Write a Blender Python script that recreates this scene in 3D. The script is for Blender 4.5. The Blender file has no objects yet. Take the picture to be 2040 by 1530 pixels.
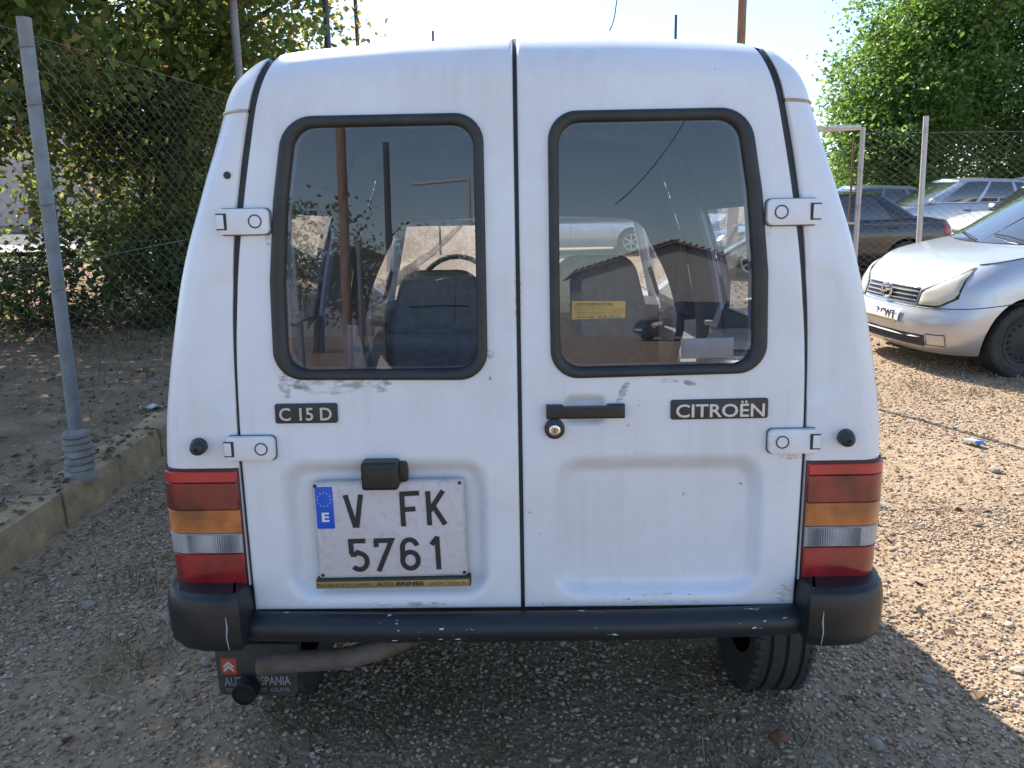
import bpy, bmesh, math, random
import numpy as np
from mathutils import Vector, Matrix, noise as mnoise

rng = np.random.default_rng(7)
random.seed(7)
C = bpy.context.scene.collection
scene = bpy.context.scene

# ------------------------------------------------------------------ camera
cam_d = bpy.data.cameras.new('camera')
cam = bpy.data.objects.new('camera', cam_d)
C.objects.link(cam)
RV = Vector((0.99976984, 0.01239278, -0.0175127))
UV = Vector((0.01468822, 0.1995959, 0.9797682))
FV = Vector((-0.01563751, 0.97979993, -0.19936793))
CAMP = Vector((0.01005, 0.0, 1.44))
m = Matrix((RV, UV, -FV)).transposed().to_4x4()
m.translation = CAMP
cam.matrix_world = m
cam_d.sensor_width = 36.0
cam_d.lens = 36.0 * 1533.0 / 2040.0
cam_d.clip_start = 0.05
cam_d.clip_end = 3000
scene.camera = cam

# ------------------------------------------------------------------ sky, sun, exposure
SUN_EL = math.radians(46)
SUN_DIR = Vector((-0.47 * math.cos(SUN_EL) / math.hypot(.47, .883), 0.883 * math.cos(SUN_EL) / math.hypot(.47, .883), math.sin(SUN_EL)))
world = bpy.data.worlds.new('World')
scene.world = world
world.use_nodes = True
wn = world.node_tree.nodes
wl = world.node_tree.links
sky = wn.new('ShaderNodeTexSky')
sky.sky_type = 'NISHITA'
sky.sun_disc = False
sky.sun_elevation = SUN_EL
sky.sun_rotation = math.atan2(SUN_DIR.x, SUN_DIR.y)
sky.air_density = 1.0
sky.dust_density = 0.5
sky.ozone_density = 2.2
bg = wn['Background']
bg.inputs['Strength'].default_value = 0.15
wl.new(sky.outputs[0], bg.inputs[0])
sun_d = bpy.data.lights.new('sun', 'SUN')
sun_d.energy = 5.0
sun_d.angle = math.radians(0.55)
sun_d.color = (1.0, 0.94, 0.86)
sun = bpy.data.objects.new('sun', sun_d)
C.objects.link(sun)
sun.rotation_euler = SUN_DIR.to_track_quat('Z', 'Y').to_euler()
scene.view_settings.view_transform = 'Standard'
scene.view_settings.look = 'None'
scene.view_settings.gamma = 1
scene.view_settings.exposure = 0.95
scene.view_settings.use_curve_mapping = False
scene.cycles.max_bounces = 8
scene.cycles.transparent_max_bounces = 16

# ------------------------------------------------------------------ helpers
def tag(o, label=None, cat=None, group=None, kind=None):
    if label: o['label'] = label
    if cat: o['category'] = cat
    if group: o['group'] = group
    if kind: o['kind'] = kind
    return o

def empty(name, loc=(0, 0, 0), rz=0.0, label=None, cat=None, group=None):
    o = bpy.data.objects.new(name, None)
    o.empty_display_size = .1
    C.objects.link(o)
    o.matrix_world = Matrix.Translation(Vector(loc)) @ Matrix.Rotation(rz, 4, 'Z')
    return tag(o, label, cat, group)

def attach(o, parent, keep=True):
    o.parent = parent
    if keep and parent is not None:
        o.matrix_parent_inverse = wmat(parent).inverted()

def wmat(o):
    if o.parent is None:
        return o.matrix_basis.copy()
    return wmat(o.parent) @ o.matrix_parent_inverse @ o.matrix_basis

def link_mesh(name, me, mats, parent=None, keep=False):
    o = bpy.data.objects.new(name, me)
    C.objects.link(o)
    if mats is not None:
        if not isinstance(mats, (list, tuple)): mats = [mats]
        if len(me.materials): me.materials.clear()
        for mm in mats: me.materials.append(mm)
    if parent is not None: attach(o, parent, keep)
    return o

def finish(me, smooth=True, angle=38):
    if smooth:
        me.shade_smooth()
        me.set_sharp_from_angle(angle=math.radians(angle))
    else:
        me.shade_flat()

class MB:
    def __init__(s): s.v = []; s.f = []; s.m = []
    def add(s, verts, faces, mi=0):
        o = len(s.v)
        s.v.extend([tuple(p) for p in verts])
        for f in faces:
            s.f.append(tuple(i + o for i in f)); s.m.append(mi)
    def box(s, c, sz, rz=0.0, mi=0, M=None):
        hx, hy, hz = sz[0] / 2, sz[1] / 2, sz[2] / 2
        P = [Vector((x * hx, y * hy, z * hz)) for x in (-1, 1) for y in (-1, 1) for z in (-1, 1)]
        R = M if M is not None else Matrix.Rotation(rz, 3, 'Z')
        P = [R @ p + Vector(c) for p in P]
        s.add(P, [(0, 1, 3, 2), (4, 6, 7, 5), (0, 4, 5, 1), (2, 3, 7, 6), (0, 2, 6, 4), (1, 5, 7, 3)], mi)
    def tube(s, pts, r, seg=8, mi=0, cap=True, closed=False):
        pts = [Vector(p) for p in pts]
        n = len(pts)
        rs = r if isinstance(r, (list, tuple)) else [r] * n
        rings = []
        prev = None
        for i, p in enumerate(pts):
            if closed: t = pts[(i + 1) % n] - pts[i - 1]
            else: t = pts[min(i + 1, n - 1)] - pts[max(i - 1, 0)]
            t.normalize()
            if prev is None:
                a = Vector((0, 0, 1)) if abs(t.z) < .9 else Vector((1, 0, 0))
                u = t.cross(a).normalized()
            else:
                u = (prev - t * prev.dot(t)).normalized()
            prev = u
            w = t.cross(u)
            rings.append([p + (u * math.cos(2 * math.pi * k / seg) + w * math.sin(2 * math.pi * k / seg)) * rs[i] for k in range(seg)])
        V = [q for rg in rings for q in rg]
        F = []
        for i in range(n if closed else n - 1):
            j = (i + 1) % n
            for k in range(seg):
                k2 = (k + 1) % seg
                F.append((i * seg + k, i * seg + k2, j * seg + k2, j * seg + k))
        if cap and not closed:
            F.append(tuple(range(seg))[::-1]); F.append(tuple((n - 1) * seg + k for k in range(seg)))
        s.add(V, F, mi)
    def lathe(s, prof, seg=24, M=None, mi=0, close=False):
        # prof: list of (r, h) about local Z, M places it
        V = []; F = []
        n = len(prof)
        for k in range(seg):
            a = 2 * math.pi * k / seg
            for r, h in prof:
                p = Vector((r * math.cos(a), r * math.sin(a), h))
                V.append(M @ p if M is not None else p)
        for k in range(seg):
            k2 = (k + 1) % seg
            for i in range(n if close else n - 1):
                j = (i + 1) % n
                F.append((k * n + i, k2 * n + i, k2 * n + j, k * n + j))
        s.add(V, F, mi)
    def grid(s, P, mi=0, flip=False, mask=None):
        nr = len(P); nc = len(P[0])
        V = [q for row in P for q in row]; F = []
        for i in range(nr - 1):
            for j in range(nc - 1):
                if mask is not None and not mask[i][j]: continue
                f = (i * nc + j, i * nc + j + 1, (i + 1) * nc + j + 1, (i + 1) * nc + j)
                F.append(f[::-1] if flip else f)
        s.add(V, F, mi)
    def mesh(s, name, smooth=True, angle=38, weld=0.0, normals=True):
        me = bpy.data.meshes.new(name)
        me.from_pydata(s.v, [], s.f)
        me.polygons.foreach_set('material_index', s.m)
        if weld > 0 or normals:
            bm = bmesh.new(); bm.from_mesh(me)
            if weld > 0: bmesh.ops.remove_doubles(bm, verts=bm.verts, dist=weld)
            if normals: bmesh.ops.recalc_face_normals(bm, faces=bm.faces)
            bm.to_mesh(me); bm.free()
        me.update()
        finish(me, smooth, angle)
        return me
    def build(s, name, mats, parent=None, keep=False, **k):
        return link_mesh(name, s.mesh(name, **k), mats, parent, keep)

def np_mesh(name, V, F, mats, parent=None, smooth=False, keep=False):
    """V (n,3), F (m,k) arrays -> object"""
    me = bpy.data.meshes.new(name)
    V = np.ascontiguousarray(V, np.float32); F = np.ascontiguousarray(F, np.int32)
    me.vertices.add(len(V)); me.vertices.foreach_set('co', V.ravel())
    k = F.shape[1]
    me.loops.add(F.size); me.loops.foreach_set('vertex_index', F.ravel())
    me.polygons.add(len(F))
    me.polygons.foreach_set('loop_start', np.arange(len(F), dtype=np.int32) * k)
    me.polygons.foreach_set('loop_total', np.full(len(F), k, np.int32))
    me.update(calc_edges=True)
    if smooth: me.shade_smooth()
    return link_mesh(name, me, mats, parent, keep)

def bevel_box(c, sz, bev, seg=2, rz=0.0):
    bm = bmesh.new()
    bmesh.ops.create_cube(bm, size=1)
    bmesh.ops.scale(bm, vec=sz, verts=bm.verts)
    bmesh.ops.bevel(bm, geom=list(bm.edges), offset=bev, segments=seg, profile=.6, affect='EDGES')
    M = Matrix.Translation(Vector(c)) @ Matrix.Rotation(rz, 4, 'Z')
    bmesh.ops.transform(bm, matrix=M, verts=bm.verts)
    V = [tuple(v.co) for v in bm.verts]
    F = [tuple(v.index for v in f.verts) for f in bm.faces]
    bm.free()
    return V, F

def round_poly(pts, radii, n=8):
    """2-D rounded polygon, fixed vertex count per corner"""
    out = []
    N = len(pts)
    for i in range(N):
        p = Vector(pts[i]); a = Vector(pts[i - 1]); b = Vector(pts[(i + 1) % N])
        r = radii[i] if isinstance(radii, (list, tuple)) else radii
        d1 = (a - p).normalized(); d2 = (b - p).normalized()
        cosang = max(-1, min(1, d1.dot(d2))); ang = math.acos(cosang)
        if ang > math.radians(176) or r <= 0:
            out.extend([p.copy() for _ in range(n + 1)]) if False else out.append(p.copy()); continue
        t = r / math.tan(ang / 2)
        t = min(t, (a - p).length * .49, (b - p).length * .49)
        r = t * math.tan(ang / 2)
        bis = (d1 + d2).normalized()
        cc = p + bis * (r / math.sin(ang / 2))
        s = p + d1 * t - cc; e = p + d2 * t - cc
        a0 = math.atan2(s.y, s.x); a1 = math.atan2(e.y, e.x)
        da = (a1 - a0 + math.pi) % (2 * math.pi) - math.pi
        for k in range(n + 1):
            q = a0 + da * k / n
            out.append(cc + Vector((math.cos(q), math.sin(q))) * r)
    return out

def inside(poly, x, y):
    c = False; n = len(poly); j = n - 1
    for i in range(n):
        xi, yi = poly[i][0], poly[i][1]; xj, yj = poly[j][0], poly[j][1]
        if (yi > y) != (yj > y) and x < (xj - xi) * (y - yi) / (yj - yi) + xi: c = not c
        j = i
    return c

def sstep(a, b, x):
    t = min(1.0, max(0.0, (x - a) / (b - a)))
    return t * t * (3 - 2 * t)

def lerp(a, b, t): return a + (b - a) * t

def interp(tab, x):
    xs = [t[0] for t in tab]; ys = [t[1] for t in tab]
    return float(np.interp(x, xs, ys))

# ------------------------------------------------------------------ materials
def new_mat(name):
    mt = bpy.data.materials.new(name); mt.use_nodes = True
    return mt, mt.node_tree.nodes, mt.node_tree.links, mt.node_tree.nodes['Principled BSDF']

def coords(n, l, scale=1.0, vec=None):
    tc = n.new('ShaderNodeTexCoord')
    return tc.outputs['Object']

def pm(name, col, rough=.5, metal=0.0, col2=None, nscale=8.0, namt=.5, bump=None, coat=0.0, detail=6, ramp=(.35, .65), spec=.5, rvar=0.0, island=0.0, bdist=.01):
    mt, n, l, b = new_mat(name)
    b.inputs['Base Color'].default_value = (*col, 1)
    b.inputs['Roughness'].default_value = rough
    b.inputs['Metallic'].default_value = metal
    b.inputs['Coat Weight'].default_value = coat
    b.inputs['Coat Roughness'].default_value = .06
    b.inputs['Specular IOR Level'].default_value = spec
    co = coords(n, l)
    src = None
    if col2 is not None:
        nz = n.new('ShaderNodeTexNoise'); nz.inputs['Scale'].default_value = nscale; nz.inputs['Detail'].default_value = detail
        nz.inputs['Roughness'].default_value = .65
        l.new(co, nz.inputs['Vector'])
        rp = n.new('ShaderNodeMapRange'); rp.inputs['From Min'].default_value = ramp[0]; rp.inputs['From Max'].default_value = ramp[1]
        l.new(nz.outputs['Fac'], rp.inputs['Value'])
        mx = n.new('ShaderNodeMix'); mx.data_type = 'RGBA'
        mx.inputs['A'].default_value = (*col, 1); mx.inputs['B'].default_value = (*col2, 1)
        l.new(rp.outputs[0], mx.inputs['Factor'])
        src = mx.outputs['Result']
        if rvar:
            mr = n.new('ShaderNodeMapRange'); mr.inputs['To Min'].default_value = rough - rvar; mr.inputs['To Max'].default_value = rough + rvar
            l.new(nz.outputs['Fac'], mr.inputs['Value']); l.new(mr.outputs[0], b.inputs['Roughness'])
    if island:
        ge = n.new('ShaderNodeNewGeometry')
        hs = n.new('ShaderNodeHueSaturation')
        mr = n.new('ShaderNodeMapRange'); mr.inputs['To Min'].default_value = 1 - island; mr.inputs['To Max'].default_value = 1 + island
        l.new(ge.outputs['Random Per Island'], mr.inputs['Value']); l.new(mr.outputs[0], hs.inputs['Value'])
        if src: l.new(src, hs.inputs['Color'])
        else: hs.inputs['Color'].default_value = (*col, 1)
        src = hs.outputs[0]
    if src: l.new(src, b.inputs['Base Color'])
    if bump:
        nb = n.new('ShaderNodeTexNoise'); nb.inputs['Scale'].default_value = bump[0]; nb.inputs['Detail'].default_value = 5
        l.new(co, nb.inputs['Vector'])
        bp = n.new('ShaderNodeBump'); bp.inputs['Strength'].default_value = bump[1]; bp.inputs['Distance'].default_value = bdist
        l.new(nb.outputs['Fac'], bp.inputs['Height']); l.new(bp.outputs[0], b.inputs['Normal'])
    return mt

def island_ramp(name, stops, rough=.85, trans=None, bump=None, spec=.3):
    """colour picked at random for each loose piece"""
    mt, n, l, b = new_mat(name)
    ge = n.new('ShaderNodeNewGeometry')
    cr = n.new('ShaderNodeValToRGB')
    cr.color_ramp.interpolation = 'LINEAR'
    els = cr.color_ramp.elements
    while len(els) < len(stops): els.new(.5)
    for e, (p, c) in zip(els, stops): e.position = p; e.color = (*c, 1)
    l.new(ge.outputs['Random Per Island'], cr.inputs[0])
    col = cr.outputs[0]
    b.inputs['Roughness'].default_value = rough
    b.inputs['Specular IOR Level'].default_value = spec
    if bump:
        co = coords(n, l)
        nb = n.new('ShaderNodeTexNoise'); nb.inputs['Scale'].default_value = bump[0]
        l.new(co, nb.inputs['Vector'])
        mx = n.new('ShaderNodeMix'); mx.data_type = 'RGBA'; mx.blend_type = 'MULTIPLY'; mx.inputs['Factor'].default_value = .5
        l.new(cr.outputs[0], mx.inputs['A']); l.new(nb.outputs['Color'], mx.inputs['B'])
        g = n.new('ShaderNodeMapRange'); g.inputs['To Min'].default_value = .55; g.inputs['To Max'].default_value = 1.35
        l.new(nb.outputs['Fac'], g.inputs['Value'])
        l.new(g.outputs[0], mx.inputs['B'])
        col = mx.outputs['Result']
        mx.inputs['Factor'].default_value = bump[1]
    l.new(col, b.inputs['Base Color'])
    if trans:
        tr = n.new('ShaderNodeBsdfTranslucent')
        hs = n.new('ShaderNodeHueSaturation'); hs.inputs['Hue'].default_value = trans[1]; hs.inputs['Saturation'].default_value = 1.15; hs.inputs['Value'].default_value = trans[2]
        l.new(cr.outputs[0], hs.inputs['Color']); l.new(hs.outputs[0], tr.inputs['Color'])
        ms = n.new('ShaderNodeMixShader'); ms.inputs[0].default_value = trans[0]
        l.new(b.outputs[0], ms.inputs[1]); l.new(tr.outputs[0], ms.inputs[2])
        l.new(ms.outputs[0], n['Material Output'].inputs['Surface'])
    return mt

def glass_mat(name, tint=(.82, .86, .88), ior=1.9, dust=0.0, dustcol=(.5, .46, .4), dscale=6.0, side=None):
    mt, n, l, b = new_mat(name)
    n.remove(b)
    out = n['Material Output']
    tr = n.new('ShaderNodeBsdfTransparent'); tr.inputs[0].default_value = (*tint, 1)
    gl = n.new('ShaderNodeBsdfGlossy'); gl.inputs['Roughness'].default_value = .0
    gl.inputs['Color'].default_value = (1, 1, 1, 1)
    fr = n.new('ShaderNodeFresnel'); fr.inputs['IOR'].default_value = ior
    ge = n.new('ShaderNodeNewGeometry')
    # fresnel on the outward side both ways
    ms = n.new('ShaderNodeMixShader')
    lw = n.new('ShaderNodeLayerWeight'); lw.inputs['Blend'].default_value = .5
    f0 = ((ior - 1) / (ior + 1)) ** 2
    mth = n.new('ShaderNodeMath'); mth.operation = 'POWER'; mth.inputs[1].default_value = 4.0
    l.new(lw.outputs['Facing'], mth.inputs[0])
    mr = n.new('ShaderNodeMapRange'); mr.inputs['To Min'].default_value = f0; mr.inputs['To Max'].default_value = .95
    l.new(mth.outputs[0], mr.inputs['Value'])
    l.new(mr.outputs[0], ms.inputs[0])
    l.new(tr.outputs[0], ms.inputs[1]); l.new(gl.outputs[0], ms.inputs[2])
    last = ms
    if dust > 0:
        di = n.new('ShaderNodeBsdfDiffuse'); di.inputs[0].default_value = (*dustcol, 1)
        tl = n.new('ShaderNodeBsdfTranslucent'); tl.inputs[0].default_value = (*dustcol, 1)
        ad = n.new('ShaderNodeMixShader'); ad.inputs[0].default_value = .5
        l.new(di.outputs[0], ad.inputs[1]); l.new(tl.outputs[0], ad.inputs[2])
        co = coords(n, l)
        nz = n.new('ShaderNodeTexNoise'); nz.inputs['Scale'].default_value = dscale; nz.inputs['Detail'].default_value = 7; nz.inputs['Roughness'].default_value = .7
        l.new(co, nz.inputs['Vector'])
        m2 = n.new('ShaderNodeMapRange'); m2.inputs['From Min'].default_value = .3; m2.inputs['From Max'].default_value = .75
        m2.inputs['To Min'].default_value = dust * .4; m2.inputs['To Max'].default_value = dust * 1.6
        l.new(nz.outputs['Fac'], m2.inputs['Value'])
        m3 = n.new('ShaderNodeMixShader')
        fac_ = m2.outputs[0]
        if side:      # one half of the pane is dirtier than the other
            sx = n.new('ShaderNodeSeparateXYZ'); l.new(co, sx.inputs[0])
            m4 = n.new('ShaderNodeMapRange'); m4.inputs['From Min'].default_value = -.15; m4.inputs['From Max'].default_value = .15
            m4.inputs['To Min'].default_value = side[0]; m4.inputs['To Max'].default_value = side[1]; l.new(sx.outputs[0], m4.inputs['Value'])
            m5 = n.new('ShaderNodeMath'); m5.operation = 'MULTIPLY'; l.new(m2.outputs[0], m5.inputs[0]); l.new(m4.outputs[0], m5.inputs[1]); fac_ = m5.outputs[0]
        l.new(fac_, m3.inputs[0]); l.new(ms.outputs[0], m3.inputs[1]); l.new(ad.outputs[0], m3.inputs[2])
        last = m3
    l.new(last.outputs[0], out.inputs['Surface'])
    return mt

def lens_mat(name, col, wave=None, rough=.12, depth=.35):
    mt, n, l, b = new_mat(name)
    b.inputs['Base Color'].default_value = (*col, 1); b.inputs['Roughness'].default_value = rough
    b.inputs['Coat Weight'].default_value = .6; b.inputs['Coat Roughness'].default_value = .12
    co = coords(n, l)
    nz = n.new('ShaderNodeTexNoise'); nz.inputs['Scale'].default_value = 14; nz.inputs['Detail'].default_value = 2
    l.new(co, nz.inputs['Vector'])
    mr = n.new('ShaderNodeMapRange'); mr.inputs['From Min'].default_value = .3; mr.inputs['From Max'].default_value = .7
    mr.inputs['To Min'].default_value = 1 - depth; mr.inputs['To Max'].default_value = 1 + depth
    l.new(nz.outputs['Fac'], mr.inputs['Value'])
    hs = n.new('ShaderNodeHueSaturation'); hs.inputs['Color'].default_value = (*col, 1)
    l.new(mr.outputs[0], hs.inputs['Value']); l.new(hs.outputs[0], b.inputs['Base Color'])
    if wave:
        wv = n.new('ShaderNodeTexWave'); wv.inputs['Scale'].default_value = wave[0]; wv.bands_direction = wave[2]
        l.new(co, wv.inputs['Vector'])
        bp = n.new('ShaderNodeBump'); bp.inputs['Strength'].default_value = wave[1]; bp.inputs['Distance'].default_value = .004
        l.new(wv.outputs['Fac'], bp.inputs['Height']); l.new(bp.outputs[0], b.inputs['Normal'])
    return mt

def paint_marks(name, base, marks, rough=.32, coat=.35, dirt=.35):
    """car paint with scuffs: marks = (cx, cz, rx, rz, noise scale, threshold, colour, slant)"""
    mt, n, l, b = new_mat(name)
    b.inputs['Roughness'].default_value = rough
    b.inputs['Coat Weight'].default_value = coat; b.inputs['Coat Roughness'].default_value = .15
    co = coords(n, l)
    # general grime
    nz = n.new('ShaderNodeTexNoise'); nz.inputs['Scale'].default_value = 2.6; nz.inputs['Detail'].default_value = 8; nz.inputs['Roughness'].default_value = .7
    l.new(co, nz.inputs['Vector'])
    mr = n.new('ShaderNodeMapRange'); mr.inputs['From Min'].default_value = .42; mr.inputs['From Max'].default_value = .85; mr.inputs['To Max'].default_value = dirt
    l.new(nz.outputs['Fac'], mr.inputs['Value'])
    mx = n.new('ShaderNodeMix'); mx.data_type = 'RGBA'; mx.inputs['A'].default_value = (*base, 1); mx.inputs['B'].default_value = (.46, .42, .37, 1)
    l.new(mr.outputs[0], mx.inputs['Factor'])
    cur = mx.outputs['Result']
    # rain streaks running down the sheet metal, and a slightly uneven surface
    mp0 = n.new('ShaderNodeMapping'); mp0.inputs['Scale'].default_value = (46, 46, 1.6); l.new(co, mp0.inputs[0])
    n0 = n.new('ShaderNodeTexNoise'); n0.inputs['Scale'].default_value = 1.0; n0.inputs['Detail'].default_value = 4; l.new(mp0.outputs[0], n0.inputs['Vector'])
    k0 = n.new('ShaderNodeMath'); k0.operation = 'MULTIPLY'; l.new(n0.outputs['Fac'], k0.inputs[0]); l.new(nz.outputs['Fac'], k0.inputs[1])
    m0 = n.new('ShaderNodeMapRange'); m0.inputs['From Min'].default_value = .26; m0.inputs['From Max'].default_value = .46; m0.inputs['To Max'].default_value = .13; l.new(k0.outputs[0], m0.inputs['Value'])
    x0_ = n.new('ShaderNodeMix'); x0_.data_type = 'RGBA'; x0_.inputs['B'].default_value = (.42, .38, .34, 1); l.new(m0.outputs[0], x0_.inputs['Factor']); l.new(cur, x0_.inputs['A']); cur = x0_.outputs['Result']
    n00 = n.new('ShaderNodeTexNoise'); n00.inputs['Scale'].default_value = 5; n00.inputs['Detail'].default_value = 2; l.new(co, n00.inputs['Vector'])
    b0 = n.new('ShaderNodeBump'); b0.inputs['Strength'].default_value = .14; b0.inputs['Distance'].default_value = .006; l.new(n00.outputs['Fac'], b0.inputs['Height']); l.new(b0.outputs[0], b.inputs['Normal']); l.new(b0.outputs[0], b.inputs['Coat Normal'])
    mr0 = n.new('ShaderNodeMapRange'); mr0.inputs['To Min'].default_value = rough - .1; mr0.inputs['To Max'].default_value = rough + .22; l.new(nz.outputs['Fac'], mr0.inputs['Value']); l.new(mr0.outputs[0], b.inputs['Roughness'])
    # tiny specks
    n2 = n.new('ShaderNodeTexNoise'); n2.inputs['Scale'].default_value = 55; n2.inputs['Detail'].default_value = 3
    l.new(co, n2.inputs['Vector'])
    m2 = n.new('ShaderNodeMapRange'); m2.inputs['From Min'].default_value = .735; m2.inputs['From Max'].default_value = .78; m2.inputs['To Max'].default_value = .75
    l.new(n2.outputs['Fac'], m2.inputs['Value'])
    x2 = n.new('ShaderNodeMix'); x2.data_type = 'RGBA'; x2.inputs['B'].default_value = (.1, .1, .11, 1)
    l.new(m2.outputs[0], x2.inputs['Factor']); l.new(cur, x2.inputs['A'])
    cur = x2.outputs['Result']
    for (cx, cz, rx, rz, ns, th, col, slant) in marks:
        sp = n.new('ShaderNodeSeparateXYZ'); l.new(co, sp.inputs[0])
        dx = n.new('ShaderNodeMath'); dx.operation = 'SUBTRACT'; dx.inputs[1].default_value = cx; l.new(sp.outputs[0], dx.inputs[0])
        dz = n.new('ShaderNodeMath'); dz.operation = 'SUBTRACT'; dz.inputs[1].default_value = cz; l.new(sp.outputs[2], dz.inputs[0])
        sl = n.new('ShaderNodeMath'); sl.operation = 'MULTIPLY_ADD'; sl.inputs[1].default_value = -slant; l.new(dx.outputs[0], sl.inputs[0]); l.new(dz.outputs[0], sl.inputs[2])
        ax = n.new('ShaderNodeMath'); ax.operation = 'MULTIPLY'; ax.inputs[1].default_value = 1 / rx; l.new(dx.outputs[0], ax.inputs[0])
        az = n.new('ShaderNodeMath'); az.operation = 'MULTIPLY'; az.inputs[1].default_value = 1 / rz; l.new(sl.outputs[0], az.inputs[0])
        cb = n.new('ShaderNodeCombineXYZ'); l.new(ax.outputs[0], cb.inputs[0]); l.new(az.outputs[0], cb.inputs[1])
        ln = n.new('ShaderNodeVectorMath'); ln.operation = 'LENGTH'; l.new(cb.outputs[0], ln.inputs[0])
        fo = n.new('ShaderNodeMapRange'); fo.inputs['From Min'].default_value = 1; fo.inputs['From Max'].default_value = .35
        l.new(ln.outputs['Value'], fo.inputs['Value'])
        mp = n.new('ShaderNodeMapping'); mp.inputs['Scale'].default_value = (1, 1, 2.2); mp.inputs['Rotation'].default_value = (0, .5, 0); l.new(co, mp.inputs[0])
        ns_ = n.new('ShaderNodeTexNoise'); ns_.inputs['Scale'].default_value = ns; ns_.inputs['Detail'].default_value = 6; ns_.inputs['Roughness'].default_value = .6
        l.new(mp.outputs[0], ns_.inputs['Vector'])
        ad = n.new('ShaderNodeMath'); ad.operation = 'MULTIPLY'; l.new(fo.outputs[0], ad.inputs[0]); l.new(ns_.outputs['Fac'], ad.inputs[1])
        mk = n.new('ShaderNodeMapRange'); mk.inputs['From Min'].default_value = th; mk.inputs['From Max'].default_value = th + .20; mk.inputs['To Max'].default_value = .72
        l.new(ad.outputs[0], mk.inputs['Value'])
        xx = n.new('ShaderNodeMix'); xx.data_type = 'RGBA'; xx.inputs['B'].default_value = (*col, 1)
        l.new(mk.outputs[0], xx.inputs['Factor']); l.new(cur, xx.inputs['A'])
        cur = xx.outputs['Result']
    l.new(cur, b.inputs['Base Color'])
    return mt

G = (.12, .12, .13)
van_paint = paint_marks('white_van_paint', (.735, .768, .83), [
    (-.42, 1.106, .17, .042, 34, .40, (.20, .20, .22), -.03), (-.50, 1.115, .07, .035, 60, .42, (.10, .10, .12), -.4), (-.31, 1.108, .06, .025, 55, .41, (.14, .14, .16), .1), (-.52, 1.10, .03, .045, 22, .42, G, -.6), (-.32, 1.098, .07, .03, 20, .45, G, 0),
    (.228, 1.082, .03, .035, 60, .40, G, 1.3), (.33, 1.105, .05, .012, 35, .40, G, 0), (.375, 1.098, .03, .012, 30, .36, G, -.2), (.24, 1.008, .012, .012, 40, .42, G, 0),
    (-.06, 1.18, .03, .06, 30, .50, G, 0), (-.77, 1.27, .03, .07, 25, .47, (.3, .3, .33), 0),
    (-.30, .586, .32, .012, 30, .52, (.18, .16, .15), 0), (.30, .584, .32, .012, 30, .52, (.18, .16, .15), 0),
    (.335, .601, .2, .007, 60, .50, G, 0), (-.537, 1.424, .016, .03, 70, .40, (.36, .24, .16), 0), (.537, 1.424, .016, .03, 70, .40, (.36, .24, .16), 0), (.60, .930, .06, .012, 70, .40, (.36, .25, .17), 0), (0, 1.30, .02, .22, 34, .47, (.35, .27, .18), 0), (.60, .60, .05, .06, 80, .46, (.30, .24, .18), 0), (.0, .58, .75, .02, 9, .50, (.35, .28, .2), 0)])
black_plastic = pm('black_plastic', (.009, .011, .013), .42, col2=(.040, .040, .040), nscale=7, ramp=(.45, .85), rvar=.2, bump=(220, .12), bdist=.002)
rubber = pm('black_rubber', (.017, .020, .022), .5, col2=(.032, .036, .037), nscale=12, bump=(90, .1), bdist=.003)
dark_metal = pm('dark_underbody', (.018, .018, .018), .8, col2=(.05, .04, .03), nscale=5, bump=(40, .3))
chrome = pm('chrome', (.75, .75, .76), .12, 1.0)
interior_grey = pm('grey_lining', (.30, .30, .36), .85, col2=(.24, .24, .30), nscale=4, bump=(200, .1), bdist=.002)
seat_cloth = pm('grey_seat_cloth', (.40, .39, .38), .9, col2=(.28, .28, .28), nscale=30, bump=(300, .2), bdist=.002)
rear_glass = glass_mat('tinted_rear_glass', (.74, .78, .86), 1.72, dust=.02, dscale=3)
dusty_glass = glass_mat('dusty_windscreen', (.85, .86, .85), 1.5, dust=.17, dustcol=(.62, .55, .46), dscale=4, side=(1.25, .25))
side_glass = glass_mat('side_glass', (.75, .8, .82), 1.7, dust=.03)
car_glass = glass_mat('car_glass', (.5, .56, .58), 2.0, dust=.03)
# ------------------------------------------------------------------ ground
KX0, KX1 = -2.40, -2.21      # kerb: back and front face
def gslope(y):
    t = y - 2.4
    s = .045 * (math.log1p(math.exp(t * 3)) / 3 if t < 8 else t)
    if y > 20: s += .03 * (min(y, 60) - 20)
    if y > 60: s = .045 * 57.6 + .03 * 40
    return s
def ground_z(x, y):
    z = gslope(y)
    if x < KX1 - .06 and y > -3:
        z += .15 + .055 * min(max(KX0 - x, 0), 6)
    z += .018 * mnoise.noise((x * .9, y * .9, 3.1)) + .008 * mnoise.noise((x * 3.1, y * 3.1, 7.7))
    return z
def spaced(segs):
    out = []
    for a, b, n in segs: out += list(np.linspace(a, b, n, endpoint=False))
    out.append(segs[-1][1]); return out
gx = spaced([(-400, -30, 12), (-30, -9, 12), (-9, KX1 - .10, 60), (KX1 - .10, KX1 - .05, 2), (KX1 - .05, 6, 130), (6, 12, 24), (12, 40, 16), (40, 400, 12)])
gy = spaced([(-300, -40, 12), (-40, -2, 24), (-2, 1, 20), (1, 8, 130), (8, 16, 60), (16, 60, 44), (60, 700, 16)])
gv = np.array([(x, y, ground_z(x, y)) for y in gy for x in gx])
nx, ny = len(gx), len(gy)
I, J = np.meshgrid(np.arange(nx - 1), np.arange(ny - 1))
a0 = (J * nx + I).ravel()
gf = np.stack([a0, a0 + 1, a0 + nx + 1, a0 + nx], 1)

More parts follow.
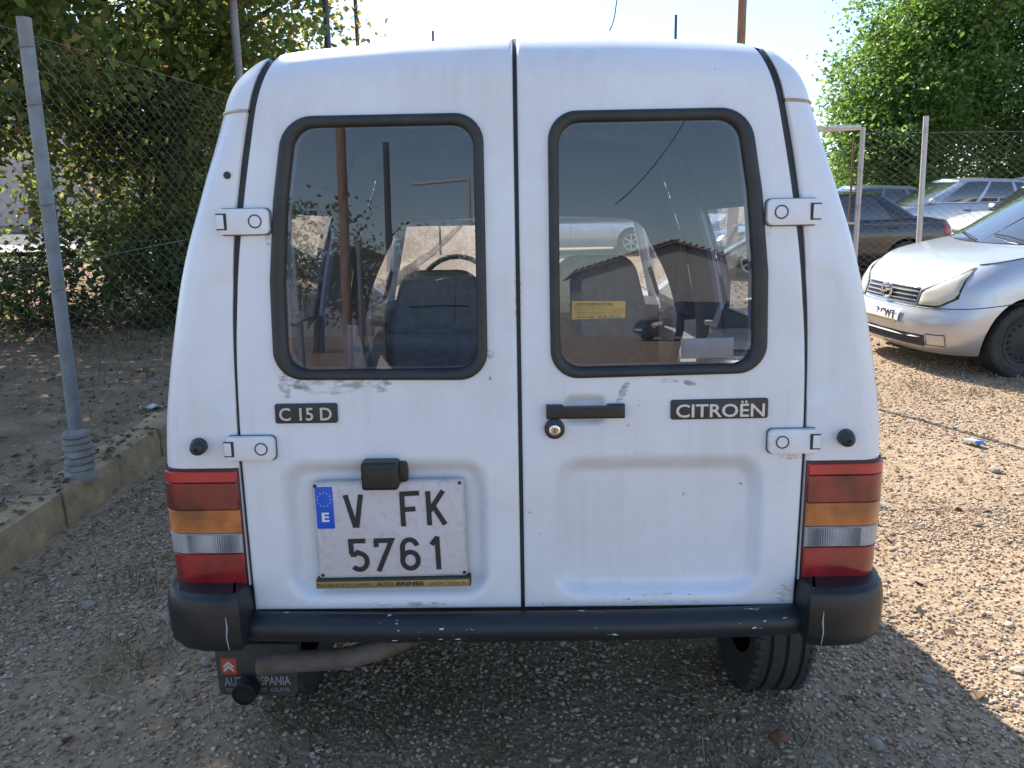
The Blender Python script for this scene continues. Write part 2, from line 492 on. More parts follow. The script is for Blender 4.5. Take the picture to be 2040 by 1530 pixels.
def ground_material():
    mt, n, l, b = new_mat('gravel_ground')
    b.inputs['Roughness'].default_value = .95; b.inputs['Specular IOR Level'].default_value = .15
    co = coords(n, l)
    def noise(sc, det=6, rough=.6):
        q = n.new('ShaderNodeTexNoise'); q.inputs['Scale'].default_value = sc; q.inputs['Detail'].default_value = det; q.inputs['Roughness'].default_value = rough
        l.new(co, q.inputs['Vector']); return q.outputs['Fac']
    def rng_(v, a, bb, lo=0, hi=1):
        q = n.new('ShaderNodeMapRange'); q.inputs['From Min'].default_value = a; q.inputs['From Max'].default_value = bb
        q.inputs['To Min'].default_value = lo; q.inputs['To Max'].default_value = hi; l.new(v, q.inputs['Value']); return q.outputs[0]
    def mix(f, A, B):
        q = n.new('ShaderNodeMix'); q.data_type = 'RGBA'
        l.new(f, q.inputs['Factor'])
        for s, v in (('A', A), ('B', B)):
            if isinstance(v, tuple): q.inputs[s].default_value = (*v, 1)
            else: l.new(v, q.inputs[s])
        return q.outputs['Result']
    sand = mix(rng_(noise(1.3), .35, .68), (.43, .31, .20), (.32, .22, .14))
    vo = n.new('ShaderNodeTexVoronoi'); vo.inputs['Scale'].default_value = 46; l.new(co, vo.inputs['Vector'])
    vc = n.new('ShaderNodeSeparateColor'); l.new(vo.outputs['Color'], vc.inputs[0])
    peb = mix(vc.outputs[0], (.47, .365, .25), (.28, .20, .125))
    surf = mix(rng_(noise(9), .44, .6), sand, peb)
    surf = mix(rng_(noise(30, 8), .55, .72), surf, (.17, .125, .08))
    # soil behind the kerb: darker brown earth
    sp = n.new('ShaderNodeSeparateXYZ'); l.new(co, sp.inputs[0])
    soil = mix(rng_(noise(5), .35, .65), (.40, .27, .17), (.24, .16, .10))
    surf = mix(rng_(sp.outputs[0], KX1 - .3, KX1 - .31), surf, soil)
    l.new(surf, b.inputs['Base Color'])
    h1 = n.new('ShaderNodeMath'); h1.operation = 'MULTIPLY_ADD'; h1.inputs[1].default_value = -.8
    l.new(vo.outputs['Distance'], h1.inputs[0]); l.new(noise(28, 8), h1.inputs[2])
    bp = n.new('ShaderNodeBump'); bp.inputs['Strength'].default_value = .7; bp.inputs['Distance'].default_value = .012
    l.new(h1.outputs[0], bp.inputs['Height']); l.new(bp.outputs[0], b.inputs['Normal'])
    return mt
ground = np_mesh('ground', gv, gf, ground_material(), smooth=True)
tag(ground, kind='structure')

# ------------------------------------------------------------------ kerb of separate blocks
concrete = pm('kerb_concrete', (.56, .41, .22), .95, col2=(.28, .22, .15), nscale=6, bump=(70, .8), ramp=(.35, .68), detail=9)
kerb = empty('kerb', (KX1, 4, 0), 0, 'tan concrete block kerb running along the foot of the left chain link fence', 'kerb')
y = .9
kb = 0
while y < 16:
    ln = .52
    mb = MB()
    w2, l2, h2 = (KX1 - KX0) / 2, (ln - .018) / 2, .21
    ring = []
    for ang in range(0, 32):      # rounded cross-section, roughened
        t = ang / 32 * 4; k = int(t); q = t - k
        cx_, cz_ = [(-1, -1), (1, -1), (1, 1), (-1, 1)][k]; dx_, dz_ = [(1, -1), (1, 1), (-1, 1), (-1, -1)][k]
        dx_, dz_ = [(1, -1), (1, 1), (-1, 1), (-1, -1)][k]
        ring.append((lerp(cx_, dx_, q), lerp(cz_, dz_, q)))
    rows = []
    for iy in range(15):
        yy = lerp(-l2, l2, iy / 14); row = []
        ins = .012 if iy in (0, 14) else 0
        for (a_, b_) in ring:
            p_ = Vector((a_ * (w2 - ins), yy, b_ * (h2 - ins)))
            if abs(a_) > .97 and abs(b_) > .97: p_ = Vector((p_.x * .965, p_.y, p_.z * .98))
            nz_ = mnoise.noise(p_ * 13 + Vector((kb * 3.1, 0, 0))) * .010 + mnoise.noise(p_ * 40 + Vector((0, kb * 2.3, 0))) * .004
            row.append(p_ + Vector((nz_ * a_, nz_ * .3, nz_ * b_)))
        row.append(row[0]); rows.append(row)
    mb.grid(rows); mb.add(rows[0][:-1], [tuple(range(32))]); mb.add(rows[-1][:-1], [tuple(range(32))])
    o = mb.build('block', concrete, kerb, keep=True, weld=.0003, angle=60)
    yc = y + ln / 2
    o.matrix_basis = Matrix.Translation(((KX0 + KX1) / 2 + rng.normal(0, .006), yc, gslope(yc) - .02 + rng.normal(0, .004))) @ Matrix.Rotation(math.atan(.04), 4, 'X') @ Matrix.Rotation(rng.normal(0, .008), 4, 'Z')
    y += ln; kb += 1
# ------------------------------------------------------------------ the van
TILT = math.tan(math.radians(3))
def R0(z): return 1.65 + max(0.0, z - .93) * TILT
raw = [(0, 1.826), (.19, 1.823), (.34, 1.817), (.455, 1.808), (.519, 1.794), (.556, 1.772), (.584, 1.747), (.605, 1.714), (.621, 1.672), (.645, 1.598),
       (.675, 1.505), (.706, 1.417), (.733, 1.321), (.757, 1.207), (.775, 1.107), (.787, 1.023), (.793, .935), (.795, .85), (.793, .767), (.791, .718), (.788, .64), (.784, .55), (.775, .40)]
def fac(z): return 1.02 + .024 * sstep(1.62, 1.80, z)
_o = [(x * fac(z) + .006 * sstep(1.83, 1.7, z), 1.44 + (z - 1.44) * fac(z)) for x, z in raw]
# smooth the outline (Catmull-Rom resample)
def catmull(P, k=5):
    out = []
    n = len(P)
    for i in range(n - 1):
        p0 = np.array(P[i - 1]) if i > 0 else np.array(P[0]) * np.array([-1, 1]) if False else np.array(P[max(i - 1, 0)])
        p1 = np.array(P[i]); p2 = np.array(P[i + 1]); p3 = np.array(P[min(i + 2, n - 1)])
        for j in range(k):
            t = j / k
            out.append(tuple(.5 * ((2 * p1) + (-p0 + p2) * t + (2 * p0 - 5 * p1 + 4 * p2 - p3) * t * t + (-p0 + 3 * p1 - 3 * p2 + p3) * t ** 3)))
    out.append(tuple(P[-1])); return out
OUT = catmull(_o)
OUTa = np.array(OUT)
SA, SB = OUTa[:-1], OUTa[1:]
def outline_dist(x, z):
    p = np.array([abs(x), z])
    d = SB - SA
    t = np.clip(((p - SA) * d).sum(1) / (d * d).sum(1), 0, 1)
    q = SA + d * t[:, None]
    return float(np.sqrt(((q - p) ** 2).sum(1)).min())
_zs = OUTa[::-1, 1]; _xs = OUTa[::-1, 0]
def xout(z): return float(np.interp(z, _zs, _xs))
def ztop(x): return float(np.interp(abs(x), OUTa[:30, 0], OUTa[:30, 1]))
def rad(z): return lerp(.055, .10, sstep(1.5, 1.78, z))
def yrear(x, z):
    r = rad(z); d = outline_dist(x, z)
    y = R0(z)
    if d < r: y += r - math.sqrt(max(0, r * r - (r - d) ** 2))
    return y
DO = [(.40, .627), (.572, .627), (.87, .628), (.98, .6275), (1.07, .6268), (1.16, .625), (1.25, .621), (1.33, .6145), (1.42, .606), (1.506, .593), (1.59, .578), (1.67, .561), (1.74, .545), (1.80, .525), (1.86, .50)]
_DO = catmull(DO, 4)
def xdoor(z): return float(np.interp(z, [p[0] for p in _DO], [p[1] for p in _DO]))

van = empty('parked_van', (0, 3.6, 0), 0, 'white high roofed van with twin rear doors, seen square from behind', 'van')
def vpart(mb, name, mats, parent=None, **k):
    return mb.build(name, mats, parent or van, keep=True, **k)

def slab(name, outline, off0, off1, bev, mt, parent, yf, keep=True):
    """flat plate with a bevelled edge, from outline (x, z); yf(x, z) is the surface behind it"""
    n = len(outline)
    cx = sum(p[0] for p in outline) / n; cz = sum(p[1] for p in outline) / n
    hx = max(p[0] for p in outline) - cx; hz = max(p[1] for p in outline) - cz
    rows = []
    for off, ins in ((off0, 0), (off1 + bev, 0), (off1 + bev * .3, bev * .35), (off1, bev)):
        row = []
        for p in outline:
            x = cx + (p[0] - cx) * (1 - ins / hx); z = cz + (p[1] - cz) * (1 - ins / hz)
            row.append((x, yf(p[0], p[1]) + off, z))
        row.append(row[0]); rows.append(row)
    mb = MB(); mb.grid(rows); mb.add(rows[-1][:-1], [tuple(range(n))])
    return mb.build(name, mt, parent, keep=keep, weld=.00005, angle=30)
# window outlines (right door, x>0)
W_out = [(.541, 1.119), (.537, 1.335), (.519, 1.505), (.489, 1.677), (.067, 1.677), (.068, 1.24), (.069, 1.112)]
W_rad = [.065, 0, 0, .075, .06, 0, .062]
W_in = [(.508, 1.141), (.504, 1.335), (.488, 1.505), (.463, 1.653), (.090, 1.653), (.091, 1.24), (.092, 1.138)]
W_rin = [.045, 0, 0, .05, .045, 0, .045]
Po = round_poly(W_out, W_rad, 9); Pi = round_poly(W_in, W_rin, 9)
Pm = [(a + b) / 2 for a, b in zip(Po, Pi)]

def rr_sdf(x, z, cx, cz, hx, hz, r):
    qx = abs(x - cx) - hx + r; qz = abs(z - cz) - hz + r
    return math.hypot(max(qx, 0), max(qz, 0)) + min(max(qx, qz), 0) - r

def recess(x, z):
    """depth of the pressed panels, x given on the right door (x>0)"""
    d = 0
    # lower number plate panel: the slope is wide at the top
    s = rr_sdf(x, z, .309, .770, .236, .172, .06)
    if s < 0:
        wd = .026 + .034 * sstep(.84, .94, z)
        d += .030 * sstep(0, wd, -s)
    return d
def cup(x, z):
    s = rr_sdf(x, z, .143, 1.042, .047, .034, .018)
    return .017 * sstep(0, .014, -s)

Z0, X0 = .572, .0045
def door_mesh(side, name):
    NU, NV = 76, 156
    us = [0, .004, .010, .02] + list(np.linspace(.035, .965, NU - 7)) + [.98, .990, .996, 1]
    vs = [0, .002, .005, .01] + list(np.linspace(.018, 1, NV - 4))
    P = []
    for v in vs:
        row = []
        for u in us:
            z0 = Z0 + v * (1.852 - Z0)
            xo = xdoor(z0)
            x = lerp(X0, xo, u)
            z = Z0 + v * (ztop(x) - .0005 - Z0)
            y = yrear(x, z) + recess(x, z)
            if side > 0: y += cup(x, z)
            e = min((x - X0), (xo - x) * .9, (z - Z0))
            if e < .009: y += .006 - math.sqrt(max(0, .006 ** 2 - (.006 - min(e, .006)) ** 2))
            # slight waviness of old sheet metal
            y += .0009 * sstep(.10, .22, outline_dist(x, z)) * mnoise.noise((x * 6 * side, z * 5, side))
            row.append((x * side, y, z))
        P.append(row)
    mask = []
    for i in range(len(vs) - 1):
        mr = []
        for j in range(len(us) - 1):
            cx = (P[i][j][0] + P[i + 1][j + 1][0]) / 2 * side; cz = (P[i][j][2] + P[i + 1][j + 1][2]) / 2
            mr.append(not inside(Pm, cx, cz))
        mask.append(mr)
    mb = MB(); mb.grid(P, mask=mask, flip=(side < 0))
    # returns along the edges (sheet folded forwards)
    nr, nc = len(vs), len(us)
    for edge in ([P[i][0] for i in range(nr)], [P[i][-1] for i in range(nr)], P[0]):
        mb.grid([edge, [(p[0], p[1] + .028, p[2]) for p in edge]])
    return vpart(mb, 'rear_door', van_paint, weld=.0002, angle=50)

def ring_mesh(A, B, yA, yM, yB, side, bump=.010):
    """rubber section between outlines A (outer) and B (inner)"""
    n = len(A)
    rows = []
    prof = [(0, .004), (.03, -.005), (.18, -bump), (.5, -bump * 1.05), (.82, -bump * .85), (.97, -.002), (1.0, .010)]
    for t, off in prof:
        row = []
        for a, b_ in zip(A, B):
            x = lerp(a[0], b_[0], t); z = lerp(a[1], b_[1], t)
            row.append((x * side, R0(z) + off, z))
        row.append(row[0]); rows.append(row)
    mb = MB(); mb.grid(rows)
    return mb

for side in (-1, 1):
    d = door_mesh(side, 'rear_door')
    tag(d, 'left rear door with scuff marks under its window' if side < 0 else 'right rear door with black handle')
    mb = ring_mesh(Po, Pi, 0, 0, 0, side)
    vpart(mb, 'window_seal', rubber, d, weld=.0001, angle=60)
    # glass (one thin sheet), a little larger than the visible opening
    Pg = [lerp(b_, a, .3) for a, b_ in zip(Po, Pi)]
    mb = MB(); mb.add([(p[0] * side, R0(p[1]) + .004, p[1]) for p in Pg], [tuple(range(len(Pg)))])
    vpart(mb, 'window_glass', rear_glass, d, smooth=False)
    # inner trim panel of the door with its own opening
    ipo = round_poly([(.60, .60), (.60, 1.3), (.50, 1.76), (.03, 1.76), (.03, .60)], [.03, 0, .05, .05, .03], 9)
    mb = MB()
    nseg = 90
    def ray_poly(poly, c, ang):
        best = None
        dx, dz = math.cos(ang), math.sin(ang)
        for i in range(len(poly)):
            p, q = poly[i - 1], poly[i]
            ex, ez = q[0] - p[0], q[1] - p[1]
            den = dx * ez - dz * ex
            if abs(den) < 1e-9: continue
            t = ((p[0] - c[0]) * ez - (p[1] - c[1]) * ex) / den
            s_ = ((p[0] - c[0]) * dz - (p[1] - c[1]) * dx) / den
            if t > 0 and -1e-6 <= s_ <= 1 + 1e-6 and (best is None or t < best): best = t
        return (c[0] + dx * best, c[1] + dz * best)
    cc = (.29, 1.39)
    angs = [2 * math.pi * k / nseg for k in range(nseg)] + [0]
    a = [ray_poly(ipo, cc, q) for q in angs]; b2 = [ray_poly(Pi, cc, q) for q in angs]
    mb.grid([[(p[0] * side, R0(p[1]) + .034, p[1]) for p in a], [(p[0] * side, R0(p[1]) + .034, p[1]) for p in b2], [(p[0] * side, R0(p[1]) + .012, p[1]) for p in b2]])
    vpart(mb, 'inner_panel', interior_grey, d, angle=30)
    # hinges
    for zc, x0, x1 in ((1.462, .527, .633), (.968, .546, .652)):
        outl = slab('hinge_shadow_edge', round_poly([((x0 - .0022) * side, zc - .0295), ((x1 - .001) * side, zc - .0295), ((x1 - .001) * side, zc + .0285), ((x0 - .0022) * side, zc + .0285)], [.012, .003, .003, .012], 4), .004, -.004, .001, pm('hinge_shadow_grey', (.13, .12, .115), .8), d, lambda x, z: R0(z))  # dark oversize slab stands in for the shadow line around the hinge
        h = round_poly([(x0, zc - .027), (x1, zc - .027), (x1, zc + .027), (x0, zc + .027)], [.012, .003, .003, .012], 4)
        cx = (x0 + x1) / 2
        rows = []
        yb = R0(zc)
        for off, ins in ((.004, 0), (-.0135, 0), (-.0155, .0007), (-.0162, .0022)):
            row = []
            for p in h:
                dx = p[0] - cx; dz = p[1] - zc
                k = 1 - ins / .04
                row.append(((cx + dx * (1 - ins / .053)) * side, R0(p[1]) + off, zc + dz * (1 - ins / .027)))
            row.append(row[0]); rows.append(row)
        mb = MB(); mb.grid(rows)
        mb.add(rows[-1][:-1], [tuple(range(len(h)))])
        hg = vpart(mb, 'hinge', van_paint, d, weld=.0001, angle=35)
        # notch block and pin at the outer end, round cap
        mb = MB()
        V, F = bevel_box(((x1 - .004) * side, yb - .0150, zc), (.018, .006, .030), .002); mb.add(V, F, 0)
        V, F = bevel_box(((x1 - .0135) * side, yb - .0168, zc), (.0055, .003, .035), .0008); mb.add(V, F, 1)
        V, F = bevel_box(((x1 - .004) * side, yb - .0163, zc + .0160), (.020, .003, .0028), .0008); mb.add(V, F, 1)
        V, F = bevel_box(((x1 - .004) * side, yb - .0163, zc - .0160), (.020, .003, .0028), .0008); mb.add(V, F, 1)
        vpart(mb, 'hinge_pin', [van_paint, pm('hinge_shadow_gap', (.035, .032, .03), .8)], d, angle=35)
        mb = MB()
        Mx = Matrix.Translation((lerp(x0, x1, .27) * side, yb - .0163, zc)) @ Matrix.Rotation(math.radians(90), 4, 'X')
        mb.lathe([(0, .0022), (.0105, .0022), (.0118, .001), (.0118, -.002)], 28, Mx, 0)
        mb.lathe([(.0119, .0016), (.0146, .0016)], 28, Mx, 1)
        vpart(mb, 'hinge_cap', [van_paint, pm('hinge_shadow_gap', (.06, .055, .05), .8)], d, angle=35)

# dark weather strips in the gaps
mb = MB()
mb.grid([[(x, yrear(abs(x), min(z, ztop(x) - .002)) + .016, z) for x in (-.02, -.006, .006, .02)] for z in np.linspace(.575, 1.84, 60)])
vpart(mb, 'weather_strip', rubber)
for side in (-1, 1):
    mb = MB()
    rows = []
    for z in np.linspace(.575, 1.80, 70):
        xd = xdoor(z)
        rows.append([((xd + dx) * side, yrear(xd, min(z, ztop(xd) - .001)) + .012, z) for dx in (-.012, .0, .011, .02)])
    mb.grid(rows)
    vpart(mb, 'weather_strip', rubber)

# body: corner pillars + sides
SEAM = 1.690
YC = 3.42
GAP = .0062
side_win = [(2.05, 2.95, 1.12, 1.50), (3.62, 4.30, 1.06, 1.44)]
def pillar_rows(z0, z1, n, ymax_fn, side, win=True):
    rows = []; ysid = list(np.linspace(.02, 1.0, 46))
    for z in np.linspace(z0, z1, n):
        xd = xdoor(z) + GAP; xo = max(xout(z), xd + .003)
        row = []
        e0 = True
        for t in [0, .03, .08] + list(np.linspace(.16, 1, 20)):
            x = lerp(xd, xo, 1 - (1 - t) ** 1.6)
            y = yrear(x, z)
            s = rr_sdf(x, z, .62, 1.20, .075, .15, .05)
            if s < 0: y += .0035 * sstep(0, .012, -s)
            if t < .03: y += .004
            row.append((x * side, y, z))
        row.insert(0, (row[0][0], row[0][1] + .03, z))
        y0 = row[-1][1]; y1 = ymax_fn(z)
        for t in ysid: row.append((xo * side, lerp(y0, y1, t), z))
        rows.append(row)
    return rows
for side in (-1, 1):
    mb = MB()
    zl = 1.02
    rows = pillar_rows(zl, SEAM - .003, 64, lambda z: YC, side)
    mask = [[not any(wa < (rows[i][j][1] + rows[i + 1][j + 1][1]) / 2 < wb and wz0 < rows[i][j][2] < wz1 for wa, wb, wz0, wz1 in side_win[:1]) for j in range(len(rows[0]) - 1)] for i in range(len(rows) - 1)]
    mb.grid(rows, mask=mask)
    # crease at the gutter seam
    # wheel arch: lower side runs on to the front with arch cut-outs
    rows = pillar_rows(.53, zl, 40, lambda z: 5.35, side)
    mask = [[not (math.hypot((rows[i][j][1] + rows[i + 1][j + 1][1]) / 2 - 2.27, rows[i][j][2] - .30) < .35 or math.hypot((rows[i][j][1] + rows[i + 1][j + 1][1]) / 2 - 4.86, rows[i][j][2] - .30) < .35) for j in range(len(rows[0]) - 1)] for i in range(len(rows) - 1)]
    mb.grid(rows, mask=mask)
    vpart(mb, 'body_side', van_paint, weld=.0002, angle=50)
    # side window glass
    for k, (ya, yb, za, zb) in enumerate(side_win):
        mb = MB()
        xs = (lambda z: xout(z) - .012) if k == 0 else (lambda z: lerp(.775, .63, (z - 1.02) / .45))
        P = [[(xs(z) * side, yy, z) for yy in (ya - .03, yb + .03)] for z in (za - .02, zb + .02)]
        mb.grid(P); vpart(mb, 'side_window', side_glass, smooth=False)
        mb = MB()
        mb.tube([(xs(z) * side, yy, z) for yy, z in ((ya, za), (yb, za), (yb, zb), (ya, zb))], .012, 6, closed=True)
        vpart(mb, 'window_frame', rubber)
# high roof (above the gutter seam)
mb = MB()
prof = [p for p in OUT if p[1] > SEAM + .003]
zc_ = SEAM + .003
prof = prof + [(xout(zc_), zc_)]
full = [(-x, z) for x, z in prof[::-1]] + prof[1:]
rows = []
for yy in np.linspace(0, 1, 24):
    rows.append([(x, lerp(R0(z) + rad(z), YC, yy), z - .0 * yy) for x, z in full])
mb.grid(rows)
for side in (-1, 1):   # rear corner skin above the seam
    rr = []
    for z in np.linspace(zc_, 1.806, 26):
        xd = xdoor(z) + GAP; xo = max(xout(z), xd + .002)
        rr.append([((xd) * side, yrear(xd, z) + .03, z)] + [(lerp(xd, xo, t) * side, yrear(lerp(xd, xo, t), z) + (.003 if t == 0 else 0), z) for t in np.linspace(0, 1, 16)])
    mb.grid(rr)
# roof steps down to the cab
fr = [(x, z) for x, z in full]
cabz = 1.50
rows = [[(x, YC, z) for x, z in fr], [(x * .97, YC + .18, max(lerp(z, cabz, .55), cabz)) for x, z in fr], [(x * .95, YC + .34, cabz + .01 * (1 - (x / .66) ** 2)) for x, z in fr], [(x * .90, 4.0, cabz - .03 + .02 * (1 - (x / .66) ** 2)) for x, z in fr]]
mb.grid(rows)
vpart(mb, 'roof', van_paint, weld=.0002, angle=45)
# gutter line where the roof cap meets the side
for side in (-1, 1):
    mb = MB(); pts = []
    z = SEAM
    for t in np.linspace(0, 1, 14):
        x = lerp(xdoor(z) + GAP, xout(z), t); pts.append((x * side, yrear(x, z) + .0015, z))
    pts += [((xout(z)) * side, yy, z) for yy in (1.9, 2.4, 3.4)]
    mb.tube(pts, .0042, 6)
    vpart(mb, 'roof_seam', pm('aged_sealant', (.52, .44, .34), .8, col2=(.30, .24, .18), nscale=20))
# cab: pillars, hood, windscreen, dashboard
mb = MB()
for side in (-1, 1):
    mb.tube([(.775 * side, 4.55, 1.03), (.60 * side, 4.02, 1.475)], .028, 8)
    mb.tube([(.785 * side, 3.5, 1.02), (.63 * side, 3.56, 1.48)], .04, 8)
    mb.grid([[(xout(z) * side, yy, z) for z in np.linspace(1.02, 1.5, 10)] for yy in (YC - .01, YC + .1)])
mb.tube([(-.60, 4.02, 1.475), (.60, 4.02, 1.475)], .022, 8)
vpart(mb, 'cab_pillar', van_paint)
mb = MB()
rows = []
for t in np.linspace(0, 1, 14):
    yy = lerp(4.52, 5.62, t); zz = 1.03 - .12 * t - .14 * t ** 4; wv_ = lerp(.785, .70, t ** 2)
    rows.append([(wv_ * u, yy, zz + .04 * (1 - u * u)) for u in np.linspace(-1, 1, 13)])
mb.grid(rows)
rows = [[(w * u, 5.62 + .04 * (1 - u * u), z) for u in np.linspace(-1, 1, 13)] for z, w in ((.77, .70), (.45, .74))]
mb.grid(rows)
for side in (-1, 1):
    mb.grid([[(lerp(xout(.9), .70, sstep(5.0, 5.62, yy)) * side, yy, z) for z in np.linspace(.46, 1.03 - .12 * sstep(4.5, 5.6, yy), 6)] for yy in np.linspace(5.34, 5.62, 5)])
vpart(mb, 'hood', van_paint)
mb = MB()
mb.grid([[(lerp(.74, .575, t) * u, lerp(4.56, 4.03, t) + .05 * (1 - u * u), lerp(1.04, 1.465, t)) for u in np.linspace(-1, 1, 9)] for t in (0, .5, 1)])
vpart(mb, 'windscreen', dusty_glass)
mb = MB()
rows = [[(.74 * u, yy, zz + .02 * (1 - u * u)) for u in np.linspace(-1, 1, 9)] for yy, zz in ((4.54, 1.035), (4.25, 1.05), (4.14, 1.02), (4.12, .70))]
mb.grid(rows); vpart(mb, 'dashboard', pm('dashboard_plastic', (.05, .05, .055), .7))
# load floor, bulkhead arch, underbody
mb = MB()
mb.box((0, 2.9, .56), (1.5, 2.35, .03)); vpart(mb, 'load_floor', pm('load_floor_mat', (.10, .10, .10), .9, col2=(.16, .14, .12), nscale=9))
mb = MB()
mb.box((0, 3.6, .46), (1.3, 3.6, .10)); mb.box((0, 1.74, .55), (1.30, .05, .10)); mb.tube([(-.68, 2.27, .30), (.68, 2.27, .30)], .045, 10)
mb.box((.46, 2.35, .42), (.06, .6, .08)); mb.box((-.46, 2.35, .42), (.06, .6, .08))
vpart(mb, 'underbody', dark_metal)
mb = MB()
# inner lining: roof liner and side panels, a few centimetres inside the shell
lin = [(x * .955, 1.44 + (z - 1.44) * (.88 if z > 1.6 else .97)) for x, z in OUT if z > .58]
lin = [(-x, z) for x, z in lin[::-1]] + lin[1:]
rows = [[(x, yy, z) for x, z in lin] for yy in np.linspace(1.80, YC - .02, 30)]
mask = []
for i in range(29):
    yc = (rows[i][0][1] + rows[i + 1][0][1]) / 2
    mask.append([not (side_win[0][0] < yc < side_win[0][1] and side_win[0][2] < (rows[i][j][2] + rows[i][j + 1][2]) / 2 < side_win[0][3]) for j in range(len(lin) - 1)])
mb.grid(rows, mask=mask); vpart(mb, 'headlining', interior_grey)
mb = MB()   # bulkhead arch over the cab opening
up = [p for p in lin if p[1] > 1.02]
rows = [[(x, YC - .015, z) for x, z in up], [(x * .90, YC - .01, 1.02 + (z - 1.02) * .60) for x, z in up], [(x * .88, YC + .25, 1.02 + (z - 1.02) * .57) for x, z in up], [(x * .82, 3.98, 1.02 + (z - 1.02) * .545) for x, z in up]]
mb.grid(rows[:3] + rows[3:]) if False else mb.grid(rows[:2])
mb.grid([[(x, yy, zz) for x in np.linspace(-.60, .60, 5)] for yy, zz in ((YC, 1.475), (4.0, 1.462))])
vpart(mb, 'bulkhead_arch', interior_grey)
mb = MB()
for side in (-1, 1):     # roof bows and seat belt straps
    for yy in (2.15, 2.9):
        mb = MB(); pts = [(x * .985, yy, 1.44 + (z - 1.44) * (.985)) for x, z in lin if x * side >= -.001 and z > .8]
        mb.tube(pts, .016, 6); vpart(mb, 'roof_bow', interior_grey)
    mb = MB(); mb.tube([(.70 * side, 3.32, 1.40), (.68 * side, 3.28, 1.0), (.60 * side, 3.25, .62)], .018, 6); vpart(mb, 'seat_belt', interior_grey)
# seats
def seat(xc, dz=0.0):
    mb = MB()
    o = round_poly([(-.225, .62), (.225, .62), (.215, 1.1), (.15, 1.325), (-.15, 1.325), (-.215, 1.1)], [.05, .05, 0, .10, .10, 0], 7)
    rows = []
    for dy, k in ((0, .92), (-.03, .985), (-.06, 1), (-.09, .97), (-.105, .9)):
        row = [(xc + p[0] * k, 3.27 + dy - (p[1] - .62) * .16 + .08, .97 + dz + (p[1] - .97) * k) for p in o]; row.append(row[0]); rows.append(row)
    mb.grid(rows); mb.add(rows[-1][:-1], [tuple(range(len(o)))]); mb.add(rows[0][:-1], [tuple(range(len(o)))])
    V, F = bevel_box((xc, 3.58, .68), (.46, .5, .16), .04); mb.add(V, F)
    s = vpart(mb, 'seat', seat_cloth, angle=50)
    mb = MB(); mb.tube([(xc - .12, 3.12, 1.13), (xc, 3.115, 1.135), (xc + .12, 3.12, 1.13)], .004, 5)
    vpart(mb, 'seat_seam', rubber, s)
seat(.31); seat(-.33, -.05)
mb = MB()
st = [(-.33 + .185 * math.cos(a) , 3.98 + .185 * math.sin(a) * .42, 1.13 + .185 * math.sin(a) * .9) for a in np.linspace(0, 2 * math.pi, 28, endpoint=False)]
mb.tube(st, .014, 8, closed=True); mb.tube([(-.33, 4.0, 1.12), (-.33, 4.2, 1.0)], .03, 8); mb.tube([(-.51, 3.98, 1.13), (-.33, 4.0, 1.12), (-.15, 3.98, 1.13)], .012, 6)
vpart(mb, 'steering_wheel', rubber)
mb = MB(); V, F = bevel_box((0, 4.02, 1.42), (.2, .03, .06), .012); mb.add(V, F); vpart(mb, 'rear_view_mirror', rubber)

# ---- tail lamps
red = lens_mat('red_lens', (.27, .012, .018), (85, .25, 'X'))
redb = lens_mat('bright_red_lens', (.44, .018, .026), (85, .3, 'X'), depth=.2)
reddk = lens_mat('dark_red_lens', (.17, .010, .015), (85, .25, 'X'), depth=.6)
amber = lens_mat('amber_lens', (.46, .14, .016), (95, .35, 'Z'), depth=.45)
clear = lens_mat('clear_lens', (.50, .51, .53), (62, 1.0, 'X'), depth=.18)
lamp_edge = pm('lamp_housing', (.05, .015, .017), .4)
def lamp_path(z, off, xin, n=10):
    r = .045; Wd = xout(z)
    yb = R0(z)
    pts = [(xin, yb - off)]
    pts += [(lerp(xin, Wd - r, t), yb - off) for t in (.03, .25, .5, .75)]
    for a in np.linspace(0, math.pi / 2, n):
        pts.append((Wd - r + (r + off) * math.sin(a), yb + r - (r + off) * math.cos(a)))
    pts += [(Wd + off, yb + .12), (Wd + off, yb + .15)]
    return pts
def lens(z0, z1, off, side, name, mt, parent, xin=.638, ridges=0):
    mb = MB(); rows = []
    if ridges:      # vertical prisms moulded into the clear lens
        pts = [(xin + .004 + (xout(z0) - .052 - xin) * k / ridges, 0) for k in range(ridges + 1)]
        for k in range(ridges):
            a, b_ = pts[k][0], pts[k + 1][0]
            mb.add([(a * side, R0(z0) - off - .0002, z) for z in (z0 + .003, z1 - .003)] + [((a + b_) / 2 * side, R0(z0) - off - .0045, z) for z in (z0 + .004, z1 - .004)] + [(b_ * side, R0(z0) - off - .0002, z) for z in (z0 + .003, z1 - .003)], [(0, 1, 3, 2), (2, 3, 5, 4), (0, 2, 4), (1, 5, 3)])
    for z, o_ in ((z0, -.001), (z0 + .0005, off - .0015), (z0 + .002, off), ((z0 + z1) / 2, off), (z1 - .002, off), (z1 - .0005, off - .0015), (z1, -.001)):
        pth = lamp_path(z, o_, xin)
        row = [(p[0] * side, p[1], z) for p in pth]
        row[0] = (row[0][0], R0(z) - .001, z); row[-1] = (xout(z) * side, row[-1][1], z)
        rows.append(row)
    mb.grid(rows)
    return vpart(mb, name, mt, parent, angle=40)
